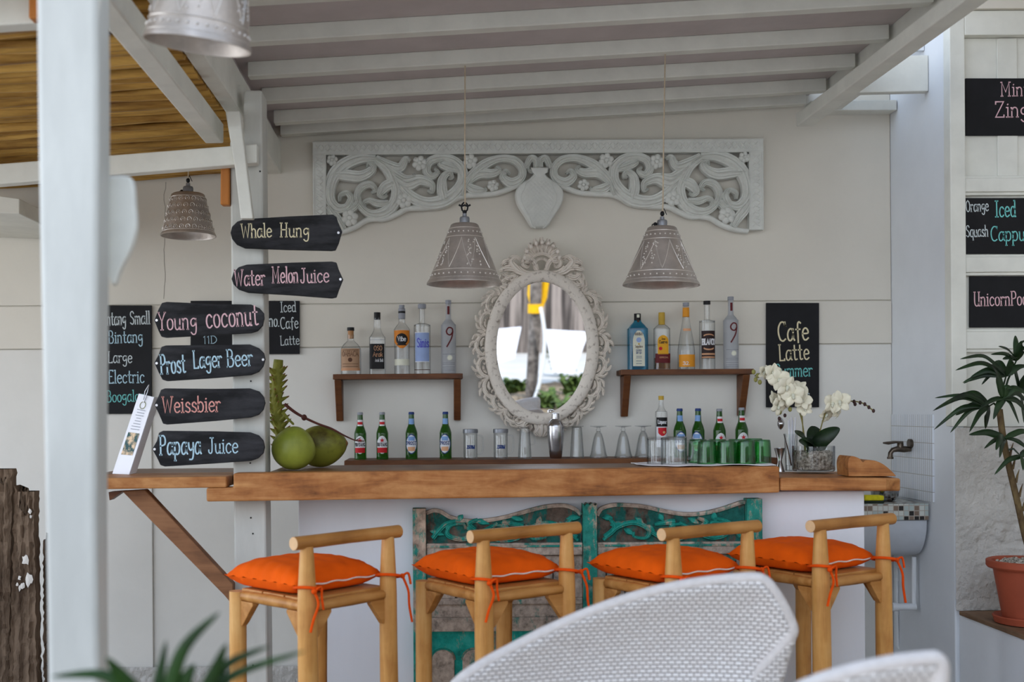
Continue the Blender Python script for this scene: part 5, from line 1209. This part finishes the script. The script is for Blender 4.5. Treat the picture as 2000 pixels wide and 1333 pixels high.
# ------------------------------------------------------------------ carved teal panel leaning on the bar front
yp = 4.425
tp = thing('carved_gate', 'distressed teal carved double gate panel standing against the bar front', 'panel', Vector((P(1140, 1000, yp).x, yp, 0)))
def pq(u, v, d=0): p = P(u, v, yp); return Vector((p.x, yp + d, p.z))
zpx = lambda v: H - (v - 802.8) * yp / F
def pbox(u0, u1, v0, v1, d0, d1, name, mat, bev=.003):
    return MB().box(pq(u0, 0).x, pq(u1, 0).x, yp + d0, yp + d1, zpx(v1), zpx(v0)).build(name, M[mat], tp, smooth=0, bevel=bev)
VB = 802.8 + H * F / yp - 1
def pole(u0, u1, v0, notch):
    m = MB(); w = u1 - u0
    top = [(u0, v0), (u1, v0)] if not notch else [(u0, v0), (u0 + w * .12, v0 + 5), (u0 + w * .3, v0 - 1), (u0 + w * .5, v0 + 3), (u0 + w * .7, v0 - 1), (u0 + w * .88, v0 + 5), (u1, v0)]
    m.prism([Vector((pq(u0, 0).x, yp - .018, 0)), Vector((pq(u1, 0).x, yp - .018, 0))] + [Vector((pq(u, 0).x, yp - .018, zpx(v))) for u, v in top[::-1]], (0, .055, 0))
    m.build('gate_post', M['teal_worn'], tp, smooth=0, bevel=.003)
pole(799, 825, 991, False); pole(1131, 1158, 983, True); pole(1450, 1480, 976, False)
def leaf_panel(u0, u1, top):
    # top: wavy crest line
    crest = cr(top, 6)
    n = len(crest)
    m = MB()
    m.scroll([(pq(u, 0).x, zpx(v), 8 * yp / F) for u, v in top], .026, yp + .02, per=6, sec=((-1, 0), (-.9, .8), (0, 1), (.9, .8), (1, 0)))
    m.build('crest_rail', M['greywood'], tp, smooth=40)
    vs = [Vector((pq(u, 0).x, yp + .012, zpx(v + 2))) for u, v in crest] + [Vector((pq(u, 0).x, yp + .012, zpx(1062))) for u, v in crest]
    vs2 = [p + Vector((0, .012, 0)) for p in vs]
    m = MB(); m.add(vs + vs2, [(i, i + 1, n + i + 1, n + i) for i in range(n - 1)] + [(2 * n + i, 3 * n + i, 3 * n + i + 1, 2 * n + i + 1) for i in range(n - 1)])
    m.build('carved_ground', M['teal_deep'], tp, smooth=0)
    pbox(u0, u1, 1060, 1084, -.008, .03, 'rail', 'greywood')
    pbox(u0, u1, 1064, 1068, -.012, -.006, 'rail_bead', 'teal_worn', .001)
    pbox(u0, u1, 1086, 1168, .014, .026, 'slat_board', 'greywood', 0)
    m = MB(); 
    for k in range(8):
        u = u0 + (u1 - u0) * (k + .5) / 8
        m.box(pq(u - .9, 0).x, pq(u + .9, 0).x, yp + .010, yp + .016, zpx(1168), zpx(1098)); x = pq(u, 0).x; m.add([(x - .008, yp + .0125, zpx(1178 - 8)), (x + .008, yp + .0125, zpx(1170)), (x, yp + .0125, zpx(1160))], [(0, 1, 2)])
    m.build('slot', M['black'], tp, smooth=0)
    pbox(u0, u1, 1168, 1180, -.002, .03, 'rail', 'greywood'); pbox(u0, u1, 1205, 1232, -.008, .03, 'rail', 'greywood')
    pbox(u0, u1, 1180, 1205, .010, .026, 'slat_board', 'greywood', 0)
    pbox(u0, u1, 1232, VB, .012, .028, 'teal_board', 'teal', 0)
    w = (u1 - u0) / 5
    for k in range(5):
        uc = u0 + w * (k + .5); hw_ = w * .37
        pts = [(uc - hw_, VB)] + [(uc + hw_ * cos(PI - PI * q / 12), 1290 - hw_ * .95 * sin(PI * q / 12)) for q in range(13)] + [(uc + hw_, VB)]
        m = MB(); m.prism([Vector((pq(u, 0).x, yp + .004, zpx(v))) for u, v in pts], (0, .010, 0))
        m.build('arch_panel', M['greywood'], tp, smooth=30, bevel=.003)
        m = MB(); m.scroll([(pq(u, 0).x, zpx(v - 1), 5 * yp / F) for u, v in pts[1:-1]], .014, yp + .014, per=2); m.build('arch_moulding', M['teal_worn'], tp, smooth=50)
leaf_panel(826, 1130, [(826, 1001), (840, 996), (855, 999), (872, 1009), (900, 1016), (935, 1017), (980, 1010), (1025, 998), (1060, 990), (1095, 988), (1118, 996), (1128, 1006)])
leaf_panel(1159, 1449, [(1160, 1008), (1168, 995), (1190, 988), (1215, 988), (1250, 991), (1290, 1000), (1325, 1006), (1360, 1006), (1400, 998), (1440, 985), (1449, 984)])
rr = random.Random(12)
def vine(u0, u1, flip):
    w = 6.8 * yp / F; m = MB()
    L = u1 - u0; T = lambda a: (u0 + L * a) if not flip else (u1 - L * a)
    for pts in ([(0.02, 1056), (.12, 1030), (.24, 1022), (.34, 1036), (.32, 1052), (.24, 1050), (.23, 1040)], [(.30, 1030), (.42, 1050), (.54, 1054), (.62, 1040), (.58, 1026), (.5, 1028), (.49, 1036)], [(.55, 1022), (.66, 1040), (.78, 1052), (.88, 1044), (.86, 1026), (.78, 1022), (.76, 1032)], [(.8, 1014), (.9, 1024), (.98, 1050)], [(.06, 1012), (.10, 1032), (.03, 1050)], [(.38, 1026), (.46, 1022), (.52, 1020)], [(.68, 1014), (.74, 1022), (.7, 1034)]):
        m.scroll([(pq(T(a), 0).x, zpx(v), w * (1.5 if 0 < k < 4 else .9)) for k, (a, v) in enumerate(pts)], .026, yp + .013, per=5)
    m.build('vine_carving', M['teal_carve'], tp, smooth=50)
    for k in range(13):
        a = .05 + .075 * k; v = 1026 + 18 * ((k * 7) % 5 - 2) / 2.6; u = T(a)
        ang = rr.uniform(0, 2 * PI); ln = rr.uniform(10, 16); d = MB()
        pts = [(pq(u + ln * q * cos(ang), 0).x, zpx(v + ln * q * .7 * sin(ang)), ww * yp / F) for q, ww in ((-1, 2), (-.4, 11), (.2, 12), (1, 1.5))]
        d.scroll(pts, .022, yp + .013, per=4, sec=((-1, 0), (-.6, .7), (0, .5), (.6, .7), (1, 0)))
        d.build('carved_leaf', M['teal_carve'], tp, smooth=50)
vine(832, 1128, True); vine(1166, 1446, False)

# ------------------------------------------------------------------ bar stools and cushions
def make_stool():
    t = thing('bar_stool', '', 'stool')
    L = .36
    def pole(x, y, z1, rt, taper, seed):
        rr = random.Random(seed); n = 14
        pts = []; rad = []
        for i in range(n + 1):
            z = z1 * i / n; f = z / z1
            pts.append((x + .003 * sin(5 * z + seed), y + .003 * cos(4 * z + seed), z))
            r = .0315 + .002 * sin(3 * z + seed)
            if taper and z > .76: r = r + (rt - r) * ((z - .76) / (z1 - .76)) ** 1.2
            rad.append(r)
        MB().tube(pts, rad, 16).build('leg', M['teak'], t, smooth=50, local=True)
    pole(0, 0, .936, .021, True, 1); pole(L, 0, .936, .021, True, 2); pole(0, L, .757, .03, False, 3); pole(L, L, .757, .03, False, 4)
    m = MB(); m.tube([(-.055, 0, .950), (.0, 0, .950), (L / 2, 0, .951), (L, 0, .950), (L + .05, 0, .950)], [.0215, .0215, .021, .022, .022], 18)
    br_ = m.build('back_rail', M['teak_h'], t, smooth=50, local=True)
    for x, s in ((-.0553, -1), (L + .0503, 1)): MB().tube([(x, 0, .95), (x + s * .0006, 0, .95)], .0205, 18).build('rail_end', M['teak_end'], br_, local=True)
    for a, b, zz in (((.03, 0), (L - .03, 0), .742), ((0, .03), (0, L - .03), .744), ((L, .03), (L, L - .03), .744), ((.03, L), (L - .03, L), .742)):
        MB().tube([(a[0], a[1], zz), ((a[0] + b[0]) / 2, (a[1] + b[1]) / 2, zz + .001), (b[0], b[1], zz)], [.016, .019, .016], 14).build('seat_rail', M['teak_h'], t, smooth=50, local=True)
    for k in range(3):
        y = .012 + .114 * k; MB().box(.006, L - .006, y, y + .108, .754, .7675).build('seat_board', M['teak_h'], t, smooth=0, bevel=.003, local=True)
    for cx_, cy in ((0, 0), (L, 0), (0, L), (L, L)):
        sx, sy = (1 if cx_ == 0 else -1), (1 if cy == 0 else -1)
        for d in ((sx, 0), (0, sy)):
            e = Vector((d[0], d[1], 0)); c = Vector((cx_, cy, 0)); s = Vector((-d[1], d[0], 0)) * .011
            p = [c + e * .028 + Vector((0, 0, .728)), c + e * .092 + Vector((0, 0, .728)), c + e * .092 + Vector((0, 0, .718)), c + e * .036 + Vector((0, 0, .645)), c + e * .028 + Vector((0, 0, .645))]
            MB().prism([q - s for q in p], s * 2).build('corner_brace', M['teak_h'], t, smooth=0, bevel=.002, local=True)
    for a, b, zz in (((.0, .03), (0, L - .03), .30), ((L, .03), (L, L - .03), .30), ((.03, L), (L - .03, L), .24), ((.03, 0), (L - .03, 0), .36)):
        MB().tube([(a[0], a[1], zz), (b[0], b[1], zz)], .0165, 12).build('stretcher', M['teak_h'], t, smooth=50, local=True)
    return t
def make_cushion():
    t = thing('seat_cushion', '', 'cushion')
    x0, x1, y0, y1 = -.012, .372, .040, .425; cx_, cy = (x0 + x1) / 2, (y0 + y1) / 2
    def top(s):
        def fn(i, j):
            u, v = 2 * i - 1, 2 * j - 1
            pinch = 1 - .045 * (1 - abs(u) ** 2) * (abs(v) ** 6) ; pinch2 = 1 - .045 * (1 - abs(v) ** 2) * (abs(u) ** 6)
            h = ((1 - u ** 4) * (1 - v ** 4)) ** .55
            wr = .0025 * sin(16 * u + 5 * v) * sin(9 * v - 3 * u) * h ** .5 + .0035 * sin(22 * v + 4 * u * u) * max(0, abs(u) - .55) * 2
            return (cx_ + (x1 - x0) / 2 * u * pinch2, cy + (y1 - y0) / 2 * v * pinch, .807 + (.060 * h + wr if s > 0 else -.034 * min(1, h * 1.5)))
        return fn
    m = MB(); m.grid(top(1), 30, 30); a = len(m.v); m.grid(top(-1), 30, 30)
    b = m.build('cover', M['orange'], t, smooth=70, local=True)
    me = b.data; bm_ = bmesh.new(); bm_.from_mesh(me); bmesh.ops.remove_doubles(bm_, verts=bm_.verts, dist=.0004); bmesh.ops.recalc_face_normals(bm_, faces=bm_.faces); bm_.to_mesh(me); bm_.free()
    f = top(1); fl = top(-1)
    z = MB(); z.tube([Vector(f(.14 + .78 * k / 20, .0)) + Vector((0, -.0015, -.004 + .002 * sin(k))) for k in range(21)], .0030, 6)
    zz = z.build('zip', M['zip'], t, smooth=60, local=True)
    p = Vector(f(.15, 0)); MB().box(p.x - .003, p.x + .003, p.y - .006, p.y - .002, p.z - .02, p.z - .002).build('zip_pull', M['steel'], zz, smooth=0, local=True)
    rr = random.Random(8)
    for (cx2, q) in ((0, 0), (.36, 1)):
        m = MB(); R_ = .0415
        m.tube([(cx2 + R_ * cos(a), R_ * sin(a), .803 - .010 * sin(a + 1)) for a in [2 * PI * k / 18 for k in range(19)]], .0052, 6)
        e = Vector((cx2 + (-.012 if q == 0 else .040), -.047 if q == 0 else -.027, .80))
        m.ball(e, .010, .009, .009, 8, 6)
        if q == 0:
            m.tube(cr([tuple(e), tuple(e + Vector((.012, -.006, -.04))), tuple(e + Vector((-.008, -.006, -.085))), tuple(e + Vector((-.02, -.004, -.125)))], 5), .0046, 6)
            m.tube(cr([tuple(e), tuple(e + Vector((.022, -.008, .012))), tuple(e + Vector((.026, -.006, -.02))), tuple(e + Vector((.034, -.004, -.06)))], 5), .0042, 6)
        else:
            m.tube(cr([tuple(e), tuple(e + Vector((.016, -.012, -.05))), tuple(e + Vector((.020, -.012, -.10))), tuple(e + Vector((.034, -.012, -.16)))], 5), .0046, 6)
            m.tube(cr([tuple(e), tuple(e + Vector((.020, -.008, .008))), tuple(e + Vector((.03, -.01, -.03)))], 5), .0042, 6)
        m.build('tie', M['orange_tie'], t, smooth=60, local=True)
    return t
st0, cu0 = make_stool(), make_cushion()
for i, (u, s_, deg, la, lb) in enumerate([(600, 617, 47, 'teak pole bar stool standing leftmost, clear of the teal gate', 'orange tie-on cushion on the leftmost stool'), (945, 592, 34, 'teak pole bar stool in front of the left half of the teal gate', 'orange cushion with a visible zip pull on the second stool from the left'),
        (1316, 588, 33, 'teak pole bar stool partly hidden behind the white wicker chair', 'orange tie-on cushion on the stool behind the wicker chair'), (1603, 554, 33, 'teak pole bar stool at the right end of the bar', 'orange tie-on cushion on the rightmost stool')]):
    y = F / s_; x = P(u, 1100, y).x
    a = st0 if i == 0 else dup(st0); c = cu0 if i == 0 else dup(cu0)
    for o in (a, c): o.location = (x, y, 0); o.rotation_euler = (0, 0, math.radians(deg))
    tag(a, la, 'stool', 'teak bar stools along the bar'); tag(c, lb, 'cushion', 'orange seat cushions')
    if i: c.scale = (1, 1, 1 + .0 * i)

# ------------------------------------------------------------------ white wicker armchairs close to the camera
def wicker(name_label, rim, y_of, foot_y, group):
    """rim: outline pixels of the chair back from lower left over the top to lower right"""
    t = thing('wicker_armchair', name_label, 'armchair', (P(rim[len(rim) // 2][0], 1333, foot_y).x, foot_y, 0), group)
    pts = cr(rim, 6); n = len(pts)
    R3 = [P(u, v, y_of(u, v)) for u, v in pts]
    c = sum((Vector((p.x, p.y, 0)) for p in R3), Vector()) / n
    seat = Vector((c.x, c.y - .34, .44))
    nr = 26; vs = []; uv = []
    acc = [0]
    for i in range(1, n): acc.append(acc[-1] + (R3[i] - R3[i - 1]).length)
    for j in range(nr + 1):
        f = j / nr
        for i in range(n):
            p = R3[i]; q = Vector((seat.x + (p.x - seat.x) * .72, seat.y + (p.y - seat.y) * .6, seat.z))
            r = p.lerp(q, f)
            r.y += .11 * sin(PI * f) * sin(PI * i / (n - 1)) ** .5
            vs.append(r); uv.append((r.x * 1.0, (r.z) * 1.0))
    m = MB(); m.uv = uv
    m.add(vs, [(j * n + i, j * n + i + 1, (j + 1) * n + i + 1, (j + 1) * n + i) for j in range(nr) for i in range(n - 1)])
    m.build('woven_shell', M['wicker'], t, smooth=80, solid=.03, off=0)
    MB().tube(R3, .0154, 10).build('rim', M['wicker_rim'], t, smooth=60)
    sx = [v.x for v in vs[-n:]]; x0, x1 = min(sx), max(sx)
    s = MB(); s.prism([(x0, seat.y - .22, .40), (x1, seat.y - .22, .40), (x1, seat.y + .12, .40), (x0, seat.y + .12, .40)], (0, 0, .06)); s.build('seat', M['wicker'], t, smooth=0, bevel=.015)
    for x in (x0 + .03, x1 - .03):
        for y in (seat.y - .19, seat.y + .09): MB().tube([(x, y, 0), (x, y, .40)], [.016, .02], 12).build('leg', M['wicker'], t, smooth=50)
    return t
wicker('large white woven armchair in the foreground, in front of the third stool', [(880, 1352), (906, 1325), (950, 1296), (1010, 1264), (1080, 1229), (1150, 1199), (1220, 1174), (1300, 1152), (1380, 1138), (1440, 1132), (1478, 1131), (1500, 1143), (1525, 1180), (1543, 1217), (1546, 1236), (1530, 1262), (1490, 1305), (1450, 1345), (1420, 1380)], lambda u, v: 2.66 + (abs(u - 1300) / 420) ** 2 * -.12 + (v - 1131) * .0002, 2.66, 'white wicker armchairs')
wicker('white woven armchair cut off by the bottom edge at right', [(1560, 1350), (1610, 1330), (1680, 1310), (1750, 1296), (1810, 1289), (1830, 1291), (1836, 1312), (1830, 1350), (1810, 1400)], lambda u, v: 1.85, 1.85, 'white wicker armchairs')

# ------------------------------------------------------------------ plants
def blade(m, u0, v0, u1, v1, y0, y1, w, sag=0, mid=.5, fold=.12, nrm=(0, -1, .3)):
    a, b = P(u0, v0, y0), P(u1, v1, y1); c = a.lerp(b, mid) + Vector((0, 0, sag))
    return strip(m, [a, a.lerp(c, .5) + Vector((0, 0, sag * .25)), c, b], w, fold, nrm, 5)
fp = thing('potted_plant', 'dark strappy-leaved plant blurred in the foreground at lower left', 'plant', (-.40, 1.6, 0))
yf = 1.6
for a in [(330, 1440, 598, 1272, .016, .03), (300, 1460, 428, 1197, .020, .05), (285, 1480, 325, 1250, .024, .0), (300, 1400, 208, 1285, .030, .0), (300, 1410, 100, 1322, .018, .035), (310, 1420, 380, 1298, .036, .0), (385, 1400, 442, 1258, .026, .0), (370, 1410, 528, 1262, .016, .03)]:
    u0, v0, u1, v1, w, sg = a
    blade(MB(), u0, v0, u1, v1, yf, yf - .05 + .1 * random.random(), w, sg).build('leaf', M['leaf_fg'], fp, smooth=60, solid=.0015)
b0 = P(325, 1470, yf)
MB().tube([(b0.x, yf, .30), (b0.x + .01, yf, .5), (b0.x, yf, b0.z + .03)], [.03, .026, .02], 12).build('stem', M['cane'], fp)
m = MB(); m.lathe([(.11, 0), (.15, .26), (.165, .27), (.165, .31), (.15, .31), (.14, .29), (.02, .29)], 32, (b0.x, yf, .0)); m.build('pot', M['terracotta'], fp, smooth=40)

yr = 4.52; kr = yr / F
pc = Vector((P(2004, 1210, yr).x, yr, .4725))
rp = thing('potted_palm', 'slender dark-leaved palm in a terracotta pot on the bench board', 'plant', pc)
kz = kr
MB().lathe([(.100, .004), (.118, .004), (.126, .03), (.122, .034), (.10, .02), (.02, .018)], 40).build('saucer', M['terracotta'], rp, smooth=40, local=True)
MB().lathe([(.082, .02), (.088, .024), (.122, .225), (.142, .228), (.148, .236), (.148, .258), (.140, .262), (.126, .258), (.12, .24), (.01, .238)], 44).build('pot', M['terracotta'], rp, smooth=35, local=True)
m = MB(); rr = random.Random(3)
m.lathe([(.118, .235), (.11, .246), (.01, .25)], 30)
for i in range(140):
    a = rr.uniform(0, 2 * PI); q = .112 * rr.random() ** .5; m.ball((q * cos(a), q * sin(a), .25 + rr.uniform(0, .006)), rr.uniform(.005, .011), None, rr.uniform(.004, .008), 6, 4)
m.build('pebbles', M['gravel'], rp, smooth=40, local=True)
cane = [P(u, v, y) for u, v, y in ((2012, 1085, yr), (2000, 1040, yr), (1988, 985, yr), (1975, 930, yr), (1964, 880, yr), (1957, 840, yr), (1952, 800, yr))]
MB().tube(cr([tuple(p) for p in cane], 6), .0125, 10).build('cane', M['cane'], rp, smooth=60)
m = MB(); q = cr([tuple(p) for p in cane], 8)
for i in range(6, 34, 2):
    p = Vector(q[i]); s = 1 if i % 4 else -1; m.tube([p + Vector((s * .010, -.004, 0)), p + Vector((s * .016, -.006, .03)), p + Vector((s * .024, -.006, .055))], [.006, .004, .001], 6)
m.build('leaf_sheath', M['cane'], rp, smooth=50)
FAN = [ # centre (u, v, dy), leaflet tips
 ((1930, 795), [(1826, 778), (1822, 803), (1824, 840), (1856, 846), (1845, 788), (1866, 812), (1893, 845), (1925, 838), (1880, 770)]),
 ((1965, 735), [(1875, 702), (1866, 724), (1895, 738), (1882, 750), (1917, 752), (1880, 748), (1936, 718), (2010, 715), (1988, 700)]),
 ((1985, 705), [(1950, 677), (1983, 656), (1935, 693), (2010, 668), (1958, 702), (2020, 690)]),
 ((1958, 778), [(1990, 828), (1940, 820), (2010, 790), (2015, 815), (1975, 760), (1912, 800), (1936, 716), (2005, 770)]),
 ((1962, 858), [(1892, 850), (1922, 877), (2030, 852), (1945, 880), (2010, 880), (1952, 895)]),
 ((1995, 893), [(1942, 928), (1998, 920), (2020, 905), (2012, 880)]),
 ((1990, 760), [(2030, 740), (2040, 775), (2025, 800), (2000, 826), (1970, 690), (2040, 720)]),
]
for i, ((u, v), tips) in enumerate(FAN):
    rr = random.Random(40 + i); yc_ = yr + rr.uniform(-.10, .10)
    pe = MB(); base = Vector(cane[-1 - (2 if v > 840 else 0)]); ctr = P(u, v, yc_)
    pe.tube([base, base.lerp(ctr, .5) + Vector((0, 0, .02)), ctr], [.005, .004, .003], 6); f = pe.build('frond_stalk', M['leaf'], rp, smooth=60)
    for k, (a, b) in enumerate(tips):
        m = MB(); y1 = yc_ + rr.uniform(-.14, .10); ln = ((a - u) ** 2 + (b - v) ** 2) ** .5 * kr
        blade(m, u, v, a, b, yc_, y1, rr.uniform(.021, .033), rr.uniform(.0, .03) + ln * .08, .55, .10, (rr.uniform(-.3, .3), -1, rr.uniform(.3, .9)))
        m.build('leaflet', M['leaf'], f, smooth=60, solid=.0012)

# ------------------------------------------------------------------ corner sink, tap, tiles
yt0 = 5.03
tl_ = MB(); zt0_, zt1_ = H - .43, H - .028
pts = [(2.2845, YW - .015, zt0_), (2.2845, yt0, zt0_), (2.2845, yt0, zt1_), (2.2845, YW - .015, zt1_)]
tl_.uv = [(YW - p[1], p[2] - .001) for p in pts] + [(0, 0)] * 4
tl_.uv = [(p[1], p[2]) for p in pts] * 2
tl_.prism(pts, (-.008, 0, 0))
tag(tl_.build('tile_splashback', M['tile'], smooth=0), 'small white tiled splashback on the right wall behind the tap', 'tiles')
sk_ = thing('corner_sink', 'white cement corner sink with a mosaic tile edge, right of the bar', 'sink', (2.1, 5.25, H - .70))
xw = 2.274
prof = cr([(5.08, H - .515), (5.085, H - .57), (5.11, H - .63), (5.16, H - .68), (5.24, H - .70)], 5)
m = MB(); m.prism([(1.80, y, z) for y, z in prof] + [(1.80, YW - .03, H - .70), (1.80, YW - .03, H - .515)], (xw - 1.80, 0, 0)); m.build('basin', M['porcelain'], sk_, smooth=40, bevel=.006)
m = MB(); x0_, x1_ = 1.80, xw; yfr = 5.07
A = [(x0_, yfr, H - .514), (x1_, yfr, H - .514), (x1_, yfr, H - .44), (x0_, yfr, H - .44)]
m.uv = [(p[0], p[2]) for p in A]; m.add(A, [(0, 1, 2, 3)])
m.uv += [(p[0], p[1]) for p in ((x0_, yfr, 0), (x1_, yfr, 0), (x1_, YW - .03, 0), (x0_, YW - .03, 0))]
m.add([(x0_, yfr, H - .44), (x1_, yfr, H - .44), (x1_, YW - .03, H - .44), (x0_, YW - .03, H - .44)], [(0, 1, 2, 3)])
m.build('mosaic_edge', M['mosaic'], sk_, smooth=0, recalc=False)
pp = MB(); pp.tube([P(1785, 1088, 5.2), P(1785, 1180, 5.2), P(1783, 1187, 5.2)], .011, 12); pp.tube([P(1788, 1186, 5.2), P(1750, 1186, 5.2)], .017, 14); pp.tube([P(1752, 1186, 5.2), P(1742, 1186, 5.2)], .021, 14)
pp.build('drain_pipe', M['pipe'], sk_, smooth=50)
w_ = MB(); w_.tube([P(1752, 1110, 5.43), P(1752, 1200, 5.43), P(1753, 1262, 5.43), P(1764, 1278, 5.43), P(1765, 1345, 5.43)], .007, 10)
for v in (1130, 1195): w_.tube([P(1752, v, 5.43), P(1752, v + 6, 5.43)], .010, 10)
tag(w_.build('water_pipe', M['pipe'], smooth=50), 'thin white water pipe running down the wall under the sink', 'pipe')
tp_ = thing('water_tap', 'aged metal lever tap on the white tiled splashback', 'tap', P(1776, 880, 5.25))
tx = lambda u, v: P(u, v, 5.25)
MB().tube([(2.276, 5.25, tx(0, 879).z), (2.262, 5.25, tx(0, 879).z)], .022, 18).build('flange', M['brass_dark'], tp_)
m = MB(); zc3 = P(1770, 878, 5.25).z; m.tube([(2.27, 5.25, zc3), (2.24, 5.25, zc3), (2.21, 5.25, zc3 + .002), (2.185, 5.25, zc3 - .004), (2.175, 5.25, zc3 - .018), (2.174, 5.25, zc3 - .042)], [.012, .016, .015, .012, .011, .012], 14); m.tube([(2.174, 5.25, zc3 - .036), (2.174, 5.25, zc3 - .046)], .015, 14); m.build('spout', M['brass_dark'], tp_, smooth=50)
m = MB(); m.tube([(2.222, 5.25, zc3), (2.222, 5.25, zc3 + .026), (2.222, 5.25, zc3 + .032)], [.014, .015, .010], 14); m.tube([(2.235, 5.25, zc3 + .033), (2.20, 5.25, zc3 + .034), (2.165, 5.25, zc3 + .03), (2.14, 5.25, zc3 + .031)], [.006, .0055, .008, .004], 10); m.build('lever', M['brass_dark'], tp_, smooth=50)
sp = MB(); c = Vector((P(1705, 970, 5.12).x, 5.13, H - .439)); sp.box(c.x - .045, c.x + .045, c.y - .03, c.y + .03, c.z + .012, c.z + .036)
s = thing('sponge', 'yellow scouring sponge on the sink edge', 'sponge', c)
sp.build('sponge_foam', M['yellow'], s, smooth=0, bevel=.006); MB().box(c.x - .045, c.x + .045, c.y - .03, c.y + .03, c.z, c.z + .0115).build('scouring_pad', M['scour'], s, smooth=0, bevel=.003)
cb_ = Vector((P(1735, 965, 5.2).x, 5.24, H - .4385)); k = 5.24 / F
tag(MB().lathe([(r * k, h * k) for r, h in [(14, 0), (19, 3), (24, 12), (26, 24), (27, 24), (25, 11), (19, 1.5), (2, 1)]], 40, cb_).build('metal_bowl', M['steel'], smooth=60), 'small stainless steel bowl on the sink edge behind the sponge', 'bowl')

# ------------------------------------------------------------------ the yard behind the camera (seen in the mirror)
tag(MB().box(-5, 8, -12.2, -12.1, 0, 2.6).build('board_fence', M['fence'], smooth=0), 'tall grey board fence across the yard, seen in the mirror', 'fence')
n_ = Vector((0, -cos(math.radians(4.2)), -sin(math.radians(4.2))))
def RM(u, v, y):
    """world point at depth y seen in the mirror at pixel (u, v)"""
    cm = Vector((0, 0, H)); d = (P(u, v, 5) - cm).normalized(); t = (MC - cm).dot(n_) / d.dot(n_); p = cm + d * t
    r = d - n_ * 2 * d.dot(n_); s = (y - p.y) / r.y; return p + r * s
yt = -4.2
tr_ = thing('tree_trunk', 'grey tree trunk with a yellow cloth tied round it, seen in the mirror', 'tree', RM(1035, 800, yt) * 1)
a, b, c = RM(1036, 800, yt), RM(1042, 690, yt), RM(1046, 600, yt); a.z = 0; k = 15.2 / F
MB().tube(cr([tuple(a), tuple(b), tuple(c), tuple(c + Vector((0, 0, 1.5)))], 6), 11.5 * k, 14).build('trunk', M['bark'], tr_, smooth=60)
m = MB(); m.tube([RM(1046, 612, yt), RM(1046, 594, yt)], 15 * k, 14); m.tube([RM(1044, 600, yt - .1), RM(1038, 575, yt - .1), RM(1040, 548, yt - .1)], 8 * k, 10); m.tube([RM(1054, 600, yt - .1), RM(1062, 580, yt - .1), RM(1066, 548, yt - .1)], 7 * k, 10)
m.build('yellow_cloth', M['yellow_cloth'], tr_, smooth=60)
m = MB(); p3 = [RM(1056, 600, -3.9), RM(1064, 660, -3.9), RM(1056, 740, -3.9), RM(1034, 806, -3.9)]; m.tube(cr([tuple(p) for p in p3] + [(p3[-1].x, p3[-1].y, 0)], 6), 3.4 * k, 10)
tag(m.build('hanging_sheet_pole', M['pipe'], smooth=60), 'white bent pole beside the tree trunk, seen in the mirror', 'pole')
for i, (us, lab) in enumerate((([(965, 645), (1018, 640), (1005, 700), (965, 712)], 'left white sunshade sheet in the yard, seen in the mirror'), ([(1064, 645), (1150, 650), (1120, 730), (1080, 728)], 'right white sunshade sheet in the yard, seen in the mirror'))):
    tag(MB().prism([RM(u, v, -6.8 + .9 * (q > 1)) for q, (u, v) in enumerate(us)], (0, -.03, .01)).build('sunshade_sheet', M['cloth'], smooth=0), lab, 'sunshade', 'white sunshade sheets')
rr = random.Random(21)
for i, (u, v, lab) in enumerate(((1120, 775, 'green garden shrub right of the trunk, seen in the mirror'), (1062, 803, 'green garden shrub below the trunk, seen in the mirror'), (1005, 790, 'low green garden plant left of the trunk, seen in the mirror'), (1095, 760, 'taller green garden shrub at the back of the bed, seen in the mirror'), (1112, 800, 'pale green garden shrub at the front of the bed, seen in the mirror'))):
    c = RM(u, v, (-4.6, -3.3, -5.2, -7.8, -2.7)[i]); c.z = 0; t = thing('garden_shrub', lab, 'shrub', c, 'garden shrubs in the yard')
    m = MB(); hh = (.42, .3, .22, .45, .25)[i]
    for q in range(60):
        a = rr.uniform(0, 2 * PI); l = rr.uniform(.12, .28); st_ = Vector((rr.uniform(-.12, .12), rr.uniform(-.12, .12), rr.uniform(.02, hh * .7)))
        e = st_ + Vector((cos(a) * l * .7, sin(a) * l * .7, l * rr.uniform(.1, .8)))
        strip(m, [tuple(st_), tuple(st_.lerp(e, .5) + Vector((0, 0, .06))), tuple(e)], .09, .1, (0, 0, 1), 4)
    m.build('foliage', M['grass'], t, smooth=60, local=True)

p0, p1, p2, p3 = RM(960, 775, -3), RM(1150, 745, -3), RM(1150, 820, -3), RM(960, 820, -3)
gb = MB(); rr = random.Random(31); gx0, gx1 = RM(960, 780, -5).x - .4, RM(1150, 780, -5).x + .6
gb.grid(lambda i, j: (gx0 + (gx1 - gx0) * i + .2 * sin(9 * j), -6.6 + 5.0 * j + .25 * sin(7 * i), (.02 + .10 * sin(PI * i) * sin(PI * j) + rr.uniform(0, .03)) if 0 < i < 1 and 0 < j < 1 else .0), 40, 40)
struct(gb.build('ground_garden_bed', M['mulch'], smooth=30))
